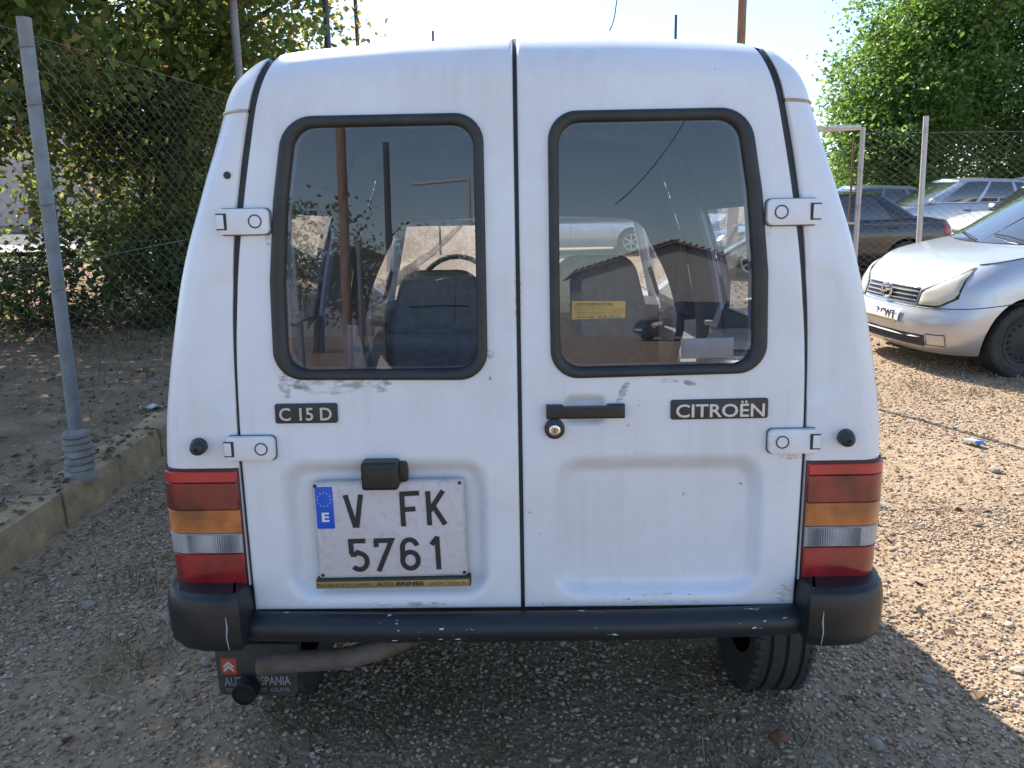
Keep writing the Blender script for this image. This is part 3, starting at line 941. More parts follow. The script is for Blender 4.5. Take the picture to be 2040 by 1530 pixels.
for side in (-1, 1):
    lo = empty('tail_lamp', (.7 * side, 1.65, .78)); attach(lo, van)
    lens(.636, .921, .002, side, 'lamp_housing', lamp_edge, lo, xin=.634)
    lens(.639, .7172, .0055, side, 'lamp_lens', red, lo)
    lens(.7178, .7663, .0055, side, 'lamp_lens', clear, lo, ridges=23)
    lens(.7669, .8227, .0055, side, 'lamp_lens', amber, lo)
    lens(.8233, .8874, .0055, side, 'lamp_lens', reddk, lo)
    lens(.888, .914, .0055, side, 'lamp_lens', redb, lo)

# ---- bumper: steel tube and plastic corners
scuffed = None
def scuff_mat():
    mt, n, l, b = new_mat('scuffed_black_paint')
    b.inputs['Roughness'].default_value = .42
    co = coords(n, l)
    mp = n.new('ShaderNodeMapping'); mp.inputs['Scale'].default_value = (.55, 1, 1.6); l.new(co, mp.inputs[0])
    nz = n.new('ShaderNodeTexNoise'); nz.inputs['Scale'].default_value = 75; nz.inputs['Detail'].default_value = 7; l.new(mp.outputs[0], nz.inputs['Vector'])
    lo = n.new('ShaderNodeTexNoise'); lo.inputs['Scale'].default_value = 3.0; l.new(co, lo.inputs['Vector'])
    ad = n.new('ShaderNodeMath'); ad.operation = 'MULTIPLY'; l.new(nz.outputs['Fac'], ad.inputs[0]); l.new(lo.outputs['Fac'], ad.inputs[1])
    mr = n.new('ShaderNodeMapRange'); mr.inputs['From Min'].default_value = .355; mr.inputs['From Max'].default_value = .38; l.new(ad.outputs[0], mr.inputs['Value'])
    mx = n.new('ShaderNodeMix'); mx.data_type = 'RGBA'; mx.inputs['A'].default_value = (.012, .016, .022, 1); mx.inputs['B'].default_value = (.62, .63, .65, 1)
    l.new(mr.outputs[0], mx.inputs['Factor']); l.new(mx.outputs['Result'], b.inputs['Base Color'])
    return mt
mb = MB()
mb.tube([(-.68, 1.65, .541), (-.6, 1.632, .543), (-.3, 1.62, .543), (.3, 1.62, .544), (.6, 1.632, .546), (.68, 1.65, .546)], .034, 18)
vpart(mb, 'bumper_bar', scuff_mat(), angle=60)
mb = MB()
mb.box((0, 1.72, .545), (1.28, .02, .055))
for k in range(9):
    mb.box((-.55 + k * .135, 1.695, .56), (.05, .03, .02))
vpart(mb, 'rear_sill', pm('dirty_sill', (.05, .045, .04), .9, col2=(.14, .10, .06), nscale=12))
for side in (-1, 1):
    path = [(.628, 1.66), (.628, 1.588), (.634, 1.574), (.668, 1.566), (.72, 1.568), (.765, 1.578), (.80, 1.60), (.825, 1.64), (.838, 1.70), (.842, 1.8), (.838, 1.95), (.82, 1.97), (.78, 1.975)]
    zsec = [(.510, .05), (.510, .020), (.513, .008), (.522, .002), (.540, 0), (.60, .0), (.632, .004), (.642, .010), (.646, .022)]
    cen = Vector((.70, 1.80))
    rows = []
    for z, ins in zsec:
        row = []
        for i, p in enumerate(path):
            a = Vector(path[max(i - 1, 0)]); b_ = Vector(path[min(i + 1, len(path) - 1)])
            t = (b_ - a).normalized(); nrm = Vector((-t.y, t.x))
            if nrm.dot(cen - Vector(p)) < 0: nrm = -nrm
            # the lower edge rises a little on the outside
            zz = z + (.02 * sstep(.74, .85, p[0]) * sstep(.56, .49, z))
            q = Vector(p) + nrm * ins
            row.append((q.x * side, q.y, zz))
        rows.append(row)
    mb = MB(); mb.grid(rows)
    n = len(path)
    for rw in (rows[0], rows[-1]): mb.add(list(rw) + [(.72 * side, 1.80, rw[4][2])], [(i, i + 1, n) for i in range(n - 1)] + [(n - 1, 0, n)])
    cap = vpart(mb, 'bumper_corner', black_plastic, angle=50)
    mb = MB(); mb.tube([(.662 * side, 1.5665, .60), (.661 * side, 1.5665, .575), (.664 * side, 1.5662, .55), (.661 * side, 1.5675, .52)], [.0006, .0016, .0012, .0006], 5)
    vpart(mb, 'scrape', pm('scrape_grey', (.45, .46, .48), .7), cap)
# wheels
tyre_m = pm('tyre_rubber', (.025, .026, .027), .75, col2=(.055, .052, .048), nscale=9, bump=(120, .15), bdist=.003)
def tyre(name, c, r, w, parent, axis='X', keep=True, mt=None, rim_r=.62):
    """tyre with three grooves round the tread and side blocks"""
    h = w / 2
    prof = [(r * rim_r, -h * .75), (r * .80, -h), (r * .93, -h * .98), (r * .985, -h * .86)]
    for g in (-.5, 0, .5):
        gc = g * h
        prof += [(r, gc - h * .055 - .001), (r - .010, gc - h * .045), (r - .010, gc + h * .045), (r, gc + h * .055 + .001)]
    prof += [(r * .985, h * .86), (r * .93, h * .98), (r * .80, h), (r * rim_r, h * .75)]
    mb = MB()
    M = Matrix.Translation(c) @ Matrix.Rotation(math.radians(90), 4, 'Y')
    mb.lathe(prof, 64, M)
    for k in range(48):           # shoulder lugs
        a = 2 * math.pi * k / 48
        for sd in (-1, 1):
            p = M @ Vector((r * .978 * math.cos(a), r * .978 * math.sin(a), sd * h * .84))
            mb.box(p, (h * .22, .010, .016), M=(Matrix.Rotation(-a, 3, 'X') @ Matrix.Rotation(.35 * sd, 3, 'Y')))
    return mb.build(name, mt or tyre_m, parent, keep=keep, angle=30)
for side in (-1, 1):
    for yy in (2.27, 4.86):
        w = empty('wheel', (.74 * side, yy, .285)); attach(w, van)
        tyre('tyre', (.742 * side, yy, .285 + gslope(yy) * .5), .285, .178, w)
        mb = MB(); mb.lathe([(.0, .03), (.08, .035), (.12, .02), (.165, .045), (.18, .05)], 28, Matrix.Translation((.755 * side, yy, .285)) @ Matrix.Rotation(math.radians(90 * side), 4, 'Y') @ Matrix.Translation((0, 0, .03)))
        vpart(mb, 'rim', pm('steel_rim_grey', (.35, .35, .36), .5, .6), w)
# exhaust pipe
mb = MB()
pts = [(.10, 2.25, .34), (-.10, 2.05, .352), (-.26, 1.90, .385), (-.34, 1.845, .372), (-.46, 1.82, .348), (-.60, 1.81, .343), (-.69, 1.805, .335)]
cp = catmull([np.array(p) for p in pts], 6)
mb.tube(cp, .027, 14)
vpart(mb, 'exhaust_pipe', pm('rusty_exhaust', (.13, .10, .08), .75, .35, col2=(.20, .17, .15), nscale=10, bump=(60, .3)))
mb = MB()
Mx = Matrix.Translation((-.772, 1.90, .196)) @ Matrix.Rotation(math.radians(90), 4, 'X')
mb.lathe([(0, .002), (.026, .004), (.030, .012), (.033, .010), (.034, -.03), (.0, -.03)], 24, Mx)
vpart(mb, 'tow_socket', pm('socket_black', (.006, .006, .006), .7))

# ---- lettering helper
def text_mesh(body, bold=0.0, extr=.1, size=1.0):
    cu = bpy.data.curves.new('lettering', 'FONT'); cu.body = body; cu.size = size; cu.extrude = extr; cu.offset = bold; cu.resolution_u = 3
    o = bpy.data.objects.new('lettering', cu); C.objects.link(o)
    bpy.context.view_layer.update()
    dg = bpy.context.evaluated_depsgraph_get()
    me = bpy.data.meshes.new_from_object(o.evaluated_get(dg))
    bpy.data.objects.remove(o); bpy.data.curves.remove(cu)
    return me
def put_text(name, body, x0, x1, z0, z1, yf, mt, parent, bold=.0, thick=.0015, mirror=False, rot=0.0, keep=True, fit=True):
    """raised or printed lettering on a surface facing -Y; fills the box x0..x1, z0..z1"""
    me = text_mesh(body, bold)
    co = np.zeros(len(me.vertices) * 3, np.float32); me.vertices.foreach_get('co', co); co = co.reshape(-1, 3)
    mn, mx = co.min(0), co.max(0)
    s = (co - mn) / np.maximum(mx - mn, 1e-6)
    out = np.zeros_like(co)
    sx = (1 - s[:, 0]) if mirror else s[:, 0]
    cx, cz = (x0 + x1) / 2, (z0 + z1) / 2
    lx = (sx - .5) * (x1 - x0); lz = (s[:, 1] - .5) * (z1 - z0)
    out[:, 0] = cx + lx * math.cos(rot) - lz * math.sin(rot)
    out[:, 2] = cz + lx * math.sin(rot) + lz * math.cos(rot)
    ys = np.array([yf(a, b_) for a, b_ in zip(out[:, 0], out[:, 2])])
    out[:, 1] = ys - s[:, 2] * thick
    me.vertices.foreach_set('co', out.ravel()); me.update()
    bm = bmesh.new(); bm.from_mesh(me)
    if mirror: bmesh.ops.reverse_faces(bm, faces=bm.faces)
    bm.to_mesh(me); bm.free()
    return link_mesh(name, me, mt, parent, keep)
RS = lambda x, z: R0(z)
badge_m = pm('badge_plastic', (.03, .032, .034), .5, bump=(200, .08), bdist=.001)
badge_l = pm('badge_lettering', (.56, .56, .57), .35, .5)
b1 = slab('model_badge', round_poly([(-.543, 1.022), (-.404, 1.022), (-.404, 1.066), (-.543, 1.066)], .005, 4), 0, -.006, .002, badge_m, van, RS)
tag(b1, 'dark badge reading C 15 D')
put_text('badge_lettering', 'C 15 D', -.533, -.416, 1.0285, 1.0575, lambda x, z: R0(z) - .006, badge_l, b1, bold=.012)
b2 = slab('maker_badge', round_poly([(.332, 1.0185), (.545, 1.0195), (.545, 1.064), (.332, 1.062)], .005, 4), 0, -.006, .002, badge_m, van, RS)
tag(b2, 'dark badge with the maker name on the right door')
put_text('badge_lettering', 'CITRO\u00cbN', .343, .537, 1.0235, 1.0595, lambda x, z: R0(z) - .006, badge_l, b2, bold=.014)
# handle, lock, stoppers, hole plug
hd = slab('door_handle', [(.058, 1.0265), (.230, 1.0265), (.230, 1.056), (.194, 1.056), (.188, 1.0505), (.098, 1.0505), (.093, 1.056), (.058, 1.056)], .004, -.018, .002, black_plastic, van, RS)
mb = MB()
mb.lathe([(0, .004), (.0225, .004), (.0225, .012), (.019, .014), (0, .014)], 30, Matrix.Translation((.076, R0(1.002), 1.003)) @ Matrix.Rotation(math.radians(90), 4, 'X'), 0)
mb.lathe([(.0, .018), (.0095, .0185), (.0125, .017), (.0135, .012)], 26, Matrix.Translation((.076, R0(1.002), 1.001)) @ Matrix.Rotation(math.radians(90), 4, 'X'), 1)
mb.lathe([(.0, .0186), (.008, .0188)], 20, Matrix.Translation((.076, R0(1.002), 1.001)) @ Matrix.Rotation(math.radians(90), 4, 'X'), 2)
mb.box((.076, R0(1.002) - .0190, 1.001), (.0022, .001, .010), mi=0)
vpart(mb, 'door_lock', [rubber, chrome, pm('lock_brass', (.42, .34, .24), .35, .9)])
for side in (-1, 1):
    mb = MB()
    tilt = Matrix.Rotation(.25 * side, 4, 'Y')
    mb.lathe([(.019, 0), (.0185, .008), (.0165, .022), (.014, .03), (.009, .034), (.0045, .0345), (.003, .030), (0, .030)], 26, Matrix.Translation((.719 * side, R0(.972), .973)) @ Matrix.Rotation(math.radians(90), 4, 'X') @ Matrix.Rotation(-.2 * side, 4, 'Y'))
    vpart(mb, 'rubber_stopper', rubber)
mb = MB(); mb.lathe([(0, .004), (.007, .004), (.008, .001), (.008, -.004)], 20, Matrix.Translation((-.614, yrear(.614, 1.559), 1.559)) @ Matrix.Rotation(math.radians(90), 4, 'X'))
vpart(mb, 'hole_plug', rubber)

# ---- number plate
PR = math.radians(.55)
def prot(x, z, c=(-.2995, .768)):
    dx, dz = x - c[0], z - c[1]
    return (c[0] + dx * math.cos(PR) - dz * math.sin(PR), c[1] + dx * math.sin(PR) + dz * math.cos(PR))
def prect(x0, x1, z0, z1, r=.006, n=4): return round_poly([prot(x0, z0), prot(x1, z0), prot(x1, z1), prot(x0, z1)], r, n)
PY = 1.656
flat = lambda x, z: PY
plate_white = pm('plate_white', (.60, .575, .60), .45, col2=(.53, .50, .52), nscale=60, ramp=(.5, .62))
frame_m = pm('plate_frame_grey', (.50, .50, .50), .5, col2=(.25, .24, .22), nscale=14, ramp=(.5, .75))
np_ = slab('number_plate', prect(-.4735, -.1275, .651, .884, .008), .012, -.002, .003, frame_m, van, flat)
tag(np_, 'square white number plate reading V FK 5761')
slab('plate_face', prect(-.468, -.133, .6575, .878, .006), 0, -.0032, .0006, plate_white, np_, flat)
eu_m = pm('plate_blue', (.01, .10, .62), .4)
blk = pm('plate_black', (.018, .022, .026), .45)
yel = pm('plate_star', (.55, .50, .22), .5)
wht = pm('plate_letter_white', (.75, .75, .78), .5)
slab('blue_band', prect(-.4665, -.4265, .774, .874, .0015, 2), 0, -.0044, .0004, eu_m, np_, flat)
mb = MB()
for k in range(12):
    a = 2 * math.pi * k / 12
    cx, cz = prot(-.4465 + .0155 * math.cos(a), .844 + .0165 * math.sin(a))
    st = []
    for q in range(10):
        rr = .0024 if q % 2 == 0 else .0011
        st.append((cx + rr * math.sin(2 * math.pi * q / 10), PY - .0049, cz + rr * math.cos(2 * math.pi * q / 10)))
    mb.add(st, [tuple(range(10))[::-1]])
vpart(mb, 'star_ring', yel, np_, smooth=False, normals=False)
ex0, ez0 = prot(-.4545, .791); ex1, ez1 = prot(-.4375, .813)
put_text('country_letter', 'E', ex0, ex1, ez0, ez1, lambda x, z: PY - .0043, wht, np_, bold=.03, thick=.0008)
def stroke(pts, w, closed=False):
    """flat ribbon of width w through 2-D points, mitred"""
    pts = [Vector(p) for p in pts]; n = len(pts); L = []; Rr = []
    for i in range(n):
        if i == 0: t0 = t1 = (pts[1] - pts[0]).normalized()
        elif i == n - 1: t0 = t1 = (pts[-1] - pts[-2]).normalized()
        else: t0 = (pts[i] - pts[i - 1]).normalized(); t1 = (pts[i + 1] - pts[i]).normalized()
        n0 = Vector((-t0.y, t0.x)); n1 = Vector((-t1.y, t1.x))
        b_ = (n0 + n1).normalized(); k = min(1 / max(b_.dot(n0), .35), 2.0)
        L.append(pts[i] + b_ * w / 2 * k); Rr.append(pts[i] - b_ * w / 2 * k)
    return L, Rr
def arc(cx, cy, rx, ry, a0, a1, n=14): return [(cx + rx * math.cos(math.radians(lerp(a0, a1, k / n))), cy - ry * math.sin(math.radians(lerp(a0, a1, k / n)))) for k in range(n + 1)]
def crop2plate(p): return prot(-.469 + (p[0] - 205) / 3870, .8805 - (p[1] - 312) / 3615)
chars = {
    'V': [[(480, 408), (553, 692)], [(616, 406), (563, 692)]],
    'F': [[(978, 690), (978, 410)], [(958, 410), (1131, 404)], [(990, 545), (1092, 540)]],
    'K': [[(1210, 685), (1206, 390)], [(1216, 560), (1340, 388)], [(1250, 520), (1348, 680)]],
    '5': [[(630, 810), (498, 812), (500, 925)], [(490, 928), (530, 930), (552, 912)] + arc(565, 992, 70, 72, 78, -140, 18)],
    '7': [[(724, 866), (724, 811)], [(706, 811), (862, 811), (734, 1082)]],
    '6': [arc(1022, 880, 66, 72, 15, 180, 14) + [(955, 990)], arc(1022, 990, 70, 72, 0, 360, 30)],
    '1': [[(1216, 856), (1262, 802), (1268, 802)], [(1268, 785), (1272, 1076)]],
}
for ch, strokes in chars.items():
    mb = MB()
    for k_, stp in enumerate(strokes):
        L, Rr = stroke([crop2plate(p) for p in stp], .0112)
        rows = [[(p.x, PY - .0030, p.y) for p in L], [(p.x, PY - .0048 - .0002 * k_, p.y) for p in L], [(p.x, PY - .0048 - .0002 * k_, p.y) for p in Rr], [(p.x, PY - .0030, p.y) for p in Rr]]
        mb.grid(rows)
    vpart(mb, 'plate_character', blk, np_, angle=30)
for (x, z) in ((-.4655, .876), (-.1375, .8765), (-.463, .660), (-.135, .660)):
    px_, pz_ = prot(x, z)
    mb = MB(); mb.lathe([(0, .004), (.003, .0035), (.0042, .001), (.0042, 0)], 14, Matrix.Translation((px_, PY - .003, pz_)) @ Matrix.Rotation(math.radians(90), 4, 'X')); vpart(mb, 'plate_screw', rubber, np_)
gold = pm('gold_strip', (.36, .28, .11), .35, .4, col2=(.30, .23, .09), nscale=8)
gs = slab('dealer_strip', round_poly([prot(-.479, .6285), prot(-.1205, .6285), prot(-.1205, .6515), prot(-.479, .6515)], .002, 2), .012, -.010, .002, rubber, van, flat)
slab('gold_face', round_poly([prot(-.479, .6300), prot(-.1235, .6300), prot(-.1235, .6465), prot(-.479, .6465)], .001, 1), -.008, -.0112, .0004, gold, gs, flat)
tx = lambda x, z: PY - .0108
for body, a, b_, z0, z1, bd in (('M\u00f3vil 600 43 00 59 \u2022 GANDIA', -.4765, -.352, .6345, .6425, .0), ('AUTO', -.338, -.300, .634, .6435, .02), ('BRINES', -.293, -.229, .6337, .6437, .05), ('GANDIA \u2022 Tell./Fax: 96 2', -.216, -.126, .6345, .6425, .0)):
    c0 = prot((a + b_) / 2, (z0 + z1) / 2)
    put_text('strip_lettering', body, c0[0] - (b_ - a) / 2, c0[0] + (b_ - a) / 2, c0[1] - (z1 - z0) / 2, c0[1] + (z1 - z0) / 2, tx, blk, gs, bold=bd, thick=.0006, rot=PR)
# plate lamp
mb = MB()
V, F = bevel_box((-.3115, 1.640, .907), (.082, .055, .064), .009, 3); mb.add(V, F)
V, F = bevel_box((-.302, 1.66, .907), (.095, .03, .05), .008, 2); mb.add(V, F)
vpart(mb, 'plate_lamp', black_plastic, angle=45)
# stickers on the right window
gsurf = lambda x, z: R0(z) + .006
note = slab('window_sticker', [(.116, 1.241), (.232, 1.243), (.233, 1.279), (.117, 1.281)][:4], .0004, -.0004 + .0004, .0002, pm('yellow_paper', (.80, .50, .07), .7, col2=(.70, .42, .06), nscale=15), van, lambda x, z: R0(z) + .0065)
tag(note, 'yellow paper notice inside the right window')
ink = pm('notice_ink', (.06, .05, .03), .8)
yf = lambda x, z: R0(z) + .0062
put_text('notice_lettering', 'AUTOCREDITO', .124, .206, 1.270, 1.2765, yf, ink, note, bold=.03, thick=.0003, mirror=True)
for k, (s_, a, b_) in enumerate((('SUS VEHICULOS EN STOCK', .121, .192), ('financie el suyo sin entrada', .122, .228), ('hasta en sesenta meses', .124, .228), ('pida informacion', .130, .215))):
    put_text('notice_lettering', s_, a, b_, 1.2645 - k * .0048, 1.2672 - k * .0048, yf, ink, note, thick=.0003, mirror=True)
put_text('notice_lettering', '96 296 69 66   600 43 00', .127, .222, 1.2438, 1.2478, yf, ink, note, bold=.02, thick=.0003, mirror=True)
gst = slab('grey_sticker', [(.353, 1.152), (.468, 1.153), (.468, 1.197), (.353, 1.196)], 0, -.0006, .0002, pm('grey_film', (.16, .17, .19), .25, col2=(.20, .21, .23), nscale=20), van, lambda x, z: R0(z) + .0034)
# mud flap on the left
mb = MB()
flap_o = round_poly([(-.868, .31), (-.865, .165), (-.855, .158), (-.66, .150), (-.642, .16), (-.632, .31)], [.0, .012, .0, .012, .012, 0], 3)
fl = slab('mud_flap', flap_o, .008, 0, .002, pm('mud_flap_rubber', (.035, .033, .033), .8, col2=(.075, .062, .05), nscale=9), van, lambda x, z: 1.95)
ff = lambda x, z: 1.9497
sq = slab('flap_square', [(-.853, .222), (-.810, .220), (-.808, .270), (-.851, .272)], 0, -.001, .0003, pm('flap_orange', (.50, .085, .03), .7, col2=(.35, .07, .03), nscale=30), fl, lambda x, z: 1.9497)
gm = pm('flap_print', (.34, .32, .31), .8, col2=(.22, .20, .19), nscale=25)
mb = MB()
for dz in (0, .012):
    L, Rr = stroke([(-.845, .232 + dz), (-.831, .246 + dz), (-.817, .232 + dz)], .0058)
    mb.grid([[(p.x, 1.9483, p.y) for p in L], [(p.x, 1.9483, p.y) for p in Rr]])
vpart(mb, 'flap_chevron', pm('chevron_white', (.55, .52, .48), .7), fl, smooth=False)
put_text('flap_lettering', 'AUTO HISPANIA', -.848, -.660, .186, .214, ff, gm, fl, bold=.02, thick=.0006, rot=.01)
put_text('flap_lettering', 'TEL. 285 25 07  OLIVA', -.845, -.664, .166, .178, ff, gm, fl, thick=.0006, rot=.01)
# ------------------------------------------------------------------ ground height lookup
GX, GY = np.array(gx), np.array(gy)
GZ = gv[:, 2].reshape(ny, nx)
def gz(x, y):
    x = np.asarray(x, float); y = np.asarray(y, float)
    i = np.clip(np.searchsorted(GX, x) - 1, 0, nx - 2); j = np.clip(np.searchsorted(GY, y) - 1, 0, ny - 2)
    tx_ = (x - GX[i]) / (GX[i + 1] - GX[i]); ty_ = (y - GY[j]) / (GY[j + 1] - GY[j])
    return (GZ[j, i] * (1 - tx_) * (1 - ty_) + GZ[j, i + 1] * tx_ * (1 - ty_) + GZ[j + 1, i] * (1 - tx_) * ty_ + GZ[j + 1, i + 1] * tx_ * ty_)

# ------------------------------------------------------------------ cars
arch_dark = pm('wheel_arch_black', (.012, .012, .012), .9)
trim_black = pm('car_trim_black', (.025, .026, .028), .5)
glass_dark = pm('car_window_glass', (.035, .042, .045), .03, spec=1.0, coat=1.0)
lamp_glass = pm('headlamp_plastic', (.62, .57, .47), .18, col2=(.50, .46, .38), nscale=7, coat=.6)
alloy = pm('alloy_rim', (.55, .56, .58), .3, .8)
plate_car = pm('car_plate_white', (.70, .70, .70), .4)
def car_paint(name, col, metal=.0, rough=.3, dust=.3):
    mt, n, l, b = new_mat(name)
    b.inputs['Metallic'].default_value = metal; b.inputs['Roughness'].default_value = rough
    b.inputs['Coat Weight'].default_value = .8; b.inputs['Coat Roughness'].default_value = .08
    co = coords(n, l)
    nz = n.new('ShaderNodeTexNoise'); nz.inputs['Scale'].default_value = 3; nz.inputs['Detail'].default_value = 8; nz.inputs['Roughness'].default_value = .7
    l.new(co, nz.inputs['Vector'])
    mr = n.new('ShaderNodeMapRange'); mr.inputs['From Min'].default_value = .4; mr.inputs['From Max'].default_value = .8; mr.inputs['To Max'].default_value = dust
    l.new(nz.outputs['Fac'], mr.inputs['Value'])
    mx = n.new('ShaderNodeMix'); mx.data_type = 'RGBA'; mx.inputs['A'].default_value = (*col, 1); mx.inputs['B'].default_value = (.42, .38, .32, 1)
    l.new(mr.outputs[0], mx.inputs['Factor']); l.new(mx.outputs['Result'], b.inputs['Base Color'])
    m2 = n.new('ShaderNodeMapRange'); m2.inputs['To Min'].default_value = rough * .8; m2.inputs['To Max'].default_value = rough * 1.5
    l.new(nz.outputs['Fac'], m2.inputs['Value']); l.new(m2.outputs[0], b.inputs['Roughness'])
    return mt

class Car:
    def __init__(s, **k): s.__dict__.update(k)
    def zt(s, q): return interp(s.top, q)
    def P(s, u, v, side=-1):
        """u 0..1 front corner, 1..2 side, 2..3 rear corner; v 0 sill .. 1 belt; side -1 = the car's left"""
        W = s.W * interp(s.width, v)
        fF, fR = interp(s.front, v), interp(s.rear, v)
        n = s.n
        if u <= 1:
            a = u * math.pi / 2
            l = W * math.sin(a) ** (2 / n) if a > 0 else 0; q = fF + s.sF * (1 - max(0, math.cos(a)) ** (2 / n))
        elif u <= 2:
            l = W; q = lerp(fF + s.sF, s.L - fR - s.sR, u - 1)
        else:
            a = (3 - u) * math.pi / 2
            l = W * math.sin(a) ** (2 / n) if a > 0 else 0; q = s.L - fR - s.sR * (1 - max(0, math.cos(a)) ** (2 / n))
        # plan taper
        l *= interp(s.plan, q / s.L)
        zb = s.zb + getattr(s, 'lift', .10) * sstep(.5, 0, q) + .10 * sstep(s.L - .5, s.L, q)
        z = lerp(zb, s.zt(q), v)
        return Vector((l * side, s.L / 2 - q, z))
    def N(s, u, v, side=-1):
        e = 1e-3
        a = s.P(min(u + e, 3), v, side) - s.P(max(u - e, 0), v, side); b_ = s.P(u, min(v + e, 1), side) - s.P(u, max(v - e, 0), side)
        n = a.cross(b_)
        if n.length < 1e-12: return Vector((0, 1, 0))
        n.normalize()
        c = s.P(u, v, side) - Vector((0, 0, .5))
        if n.x * c.x + n.y * c.y < 0: n = -n
        return n
    def patch(s, u0, u1, v0, v1, off, nu=10, nv=5, side=-1, both=False, bev=True):
        """raised patch on the body skin; v0, v1 may be functions of t 0..1 along u"""
        f0 = v0 if callable(v0) else (lambda t: v0); f1 = v1 if callable(v1) else (lambda t: v1)
        mb = MB()
        rows = []
        for i in range(nu + 1):
            t = i / nu; u = lerp(u0, u1, t); row = []
            sd = side
            uu = u
            if u < 0: uu = -u; sd = -side
            for j in range(nv + 1):
                v = lerp(f0(t), f1(t), j / nv)
                edge = bev and (i in (0, nu) or j in (0, nv))
                row.append(s.P(uu, v, sd) + s.N(uu, v, sd) * (off * (.1 if edge else 1)))
            rows.append(row)
        mb.grid(rows); return mb
    def body_mesh(s, mats):
        us = [i / 9 for i in range(10)] + [1 + i / 16 for i in range(1, 17)] + [2 + i / 8 for i in range(1, 9)]
        vs = s.vs
        n = len(us)
        mb = MB()
        rowsL = [[s.P(u, v, -1) for u in us] for v in vs]; rowsR = [[s.P(u, v, 1) for u in us] for v in vs]
        mb.grid(rowsL); mb.grid(rowsR)
        # caps
        for v, crown in ((0, 0), (1, s.crown)):
            rows = []
            for u in us:
                a = s.P(u, v, -1); row = []
                for k in range(13):
                    x = lerp(-1, 1, k / 12); row.append((a.x * -x * -1 if False else abs(a.x) * x, a.y, a.z + crown * (1 - x * x) * min(1, abs(a.x) / s.W * 1.2)))
                rows.append(row)
            mb.grid(rows)
        me = mb.mesh('body', weld=.002, angle=32)
        return me
    def wheel_cut(s, me, mats):
        o = link_mesh('body', me, mats)
        cuts = []
        for q in s.axles:
            for sd in (-1, 1):
                mb = MB()
                M = Matrix.Translation((s.W * sd * .86, s.L / 2 - q, s.r + .005)) @ Matrix.Rotation(math.radians(90), 4, 'Y')
                mb.lathe([(0, -.24), (s.ra, -.24), (s.ra, .24), (0, .24)], 32, M)
                cm = mb.mesh('cut', weld=.0005, smooth=False); c = link_mesh('cut', cm, [arch_dark]); cuts.append(c)
                md = o.modifiers.new('b', 'BOOLEAN'); md.object = c; md.operation = 'DIFFERENCE'; md.solver = 'EXACT'; md.material_mode = 'TRANSFER'
        bpy.context.view_layer.update()
        dg = bpy.context.evaluated_depsgraph_get()
        me2 = bpy.data.meshes.new_from_object(o.evaluated_get(dg))
        o.modifiers.clear(); o.data = me2
        for c in cuts: bpy.data.objects.remove(c)
        finish(me2, True, 32)
        return o
    # greenhouse: base ring on the belt, top ring at the roof
    def G(s, u, v, side):
        """u 0..1 windscreen, 1..2 side, 2..3 rear window"""
        g = s.gh
        wb, wt = g['wb'], g['wt']
        def ring(f, r, w, zf, bowf, bowr):
            if u <= 1: l = w * .93 * u; q = f + bowf * u * u
            elif u <= 2:
                t = u - 1
                l = w * (.93 + .07 * min(1, t / .10)) if t < .10 else (w if t < .9 else w * (1 - .07 * (t - .9) / .1))
                q = lerp(f + bowf, r - bowr, t)
            else: l = w * .93 * (3 - u); q = r - bowr * (3 - u) ** 2
            return l, q
        lb, qb = ring(g['fb'], g['rb'], wb, None, .22, .10)
        lt, qt = ring(g['ft'], g['rt'], wt, None, .10, .06)
        zb_ = s.zt(qb) + .012 + (s.crown * (1 - (lb / wb) ** 2) * .8)
        zt_ = interp(g['roof'], qt / s.L)
        bul = .035 * math.sin(math.pi * v)
        l = lerp(lb, lt, v) + (bul if 1 < u < 2 else bul * .3); q = lerp(qb, qt, v)
        z = lerp(zb_, zt_, v)
        return Vector((l * side, s.L / 2 - q, z))
    def gpatch(s, u0, u1, v0, v1, side, nu=4, nv=4, off=0.0):
        rows = [[s.G(lerp(u0, u1, i / nu), lerp(v0, v1, j / nv), side) for j in range(nv + 1)] for i in range(nu + 1)]
        if off:
            for row in rows:
                for k, p in enumerate(row):
                    d = Vector((p.x, p.y * .3, .0)).normalized() if p.x else Vector((0, 1 if p.y > 0 else -1, 0)); row[k] = p + d * off
        return rows

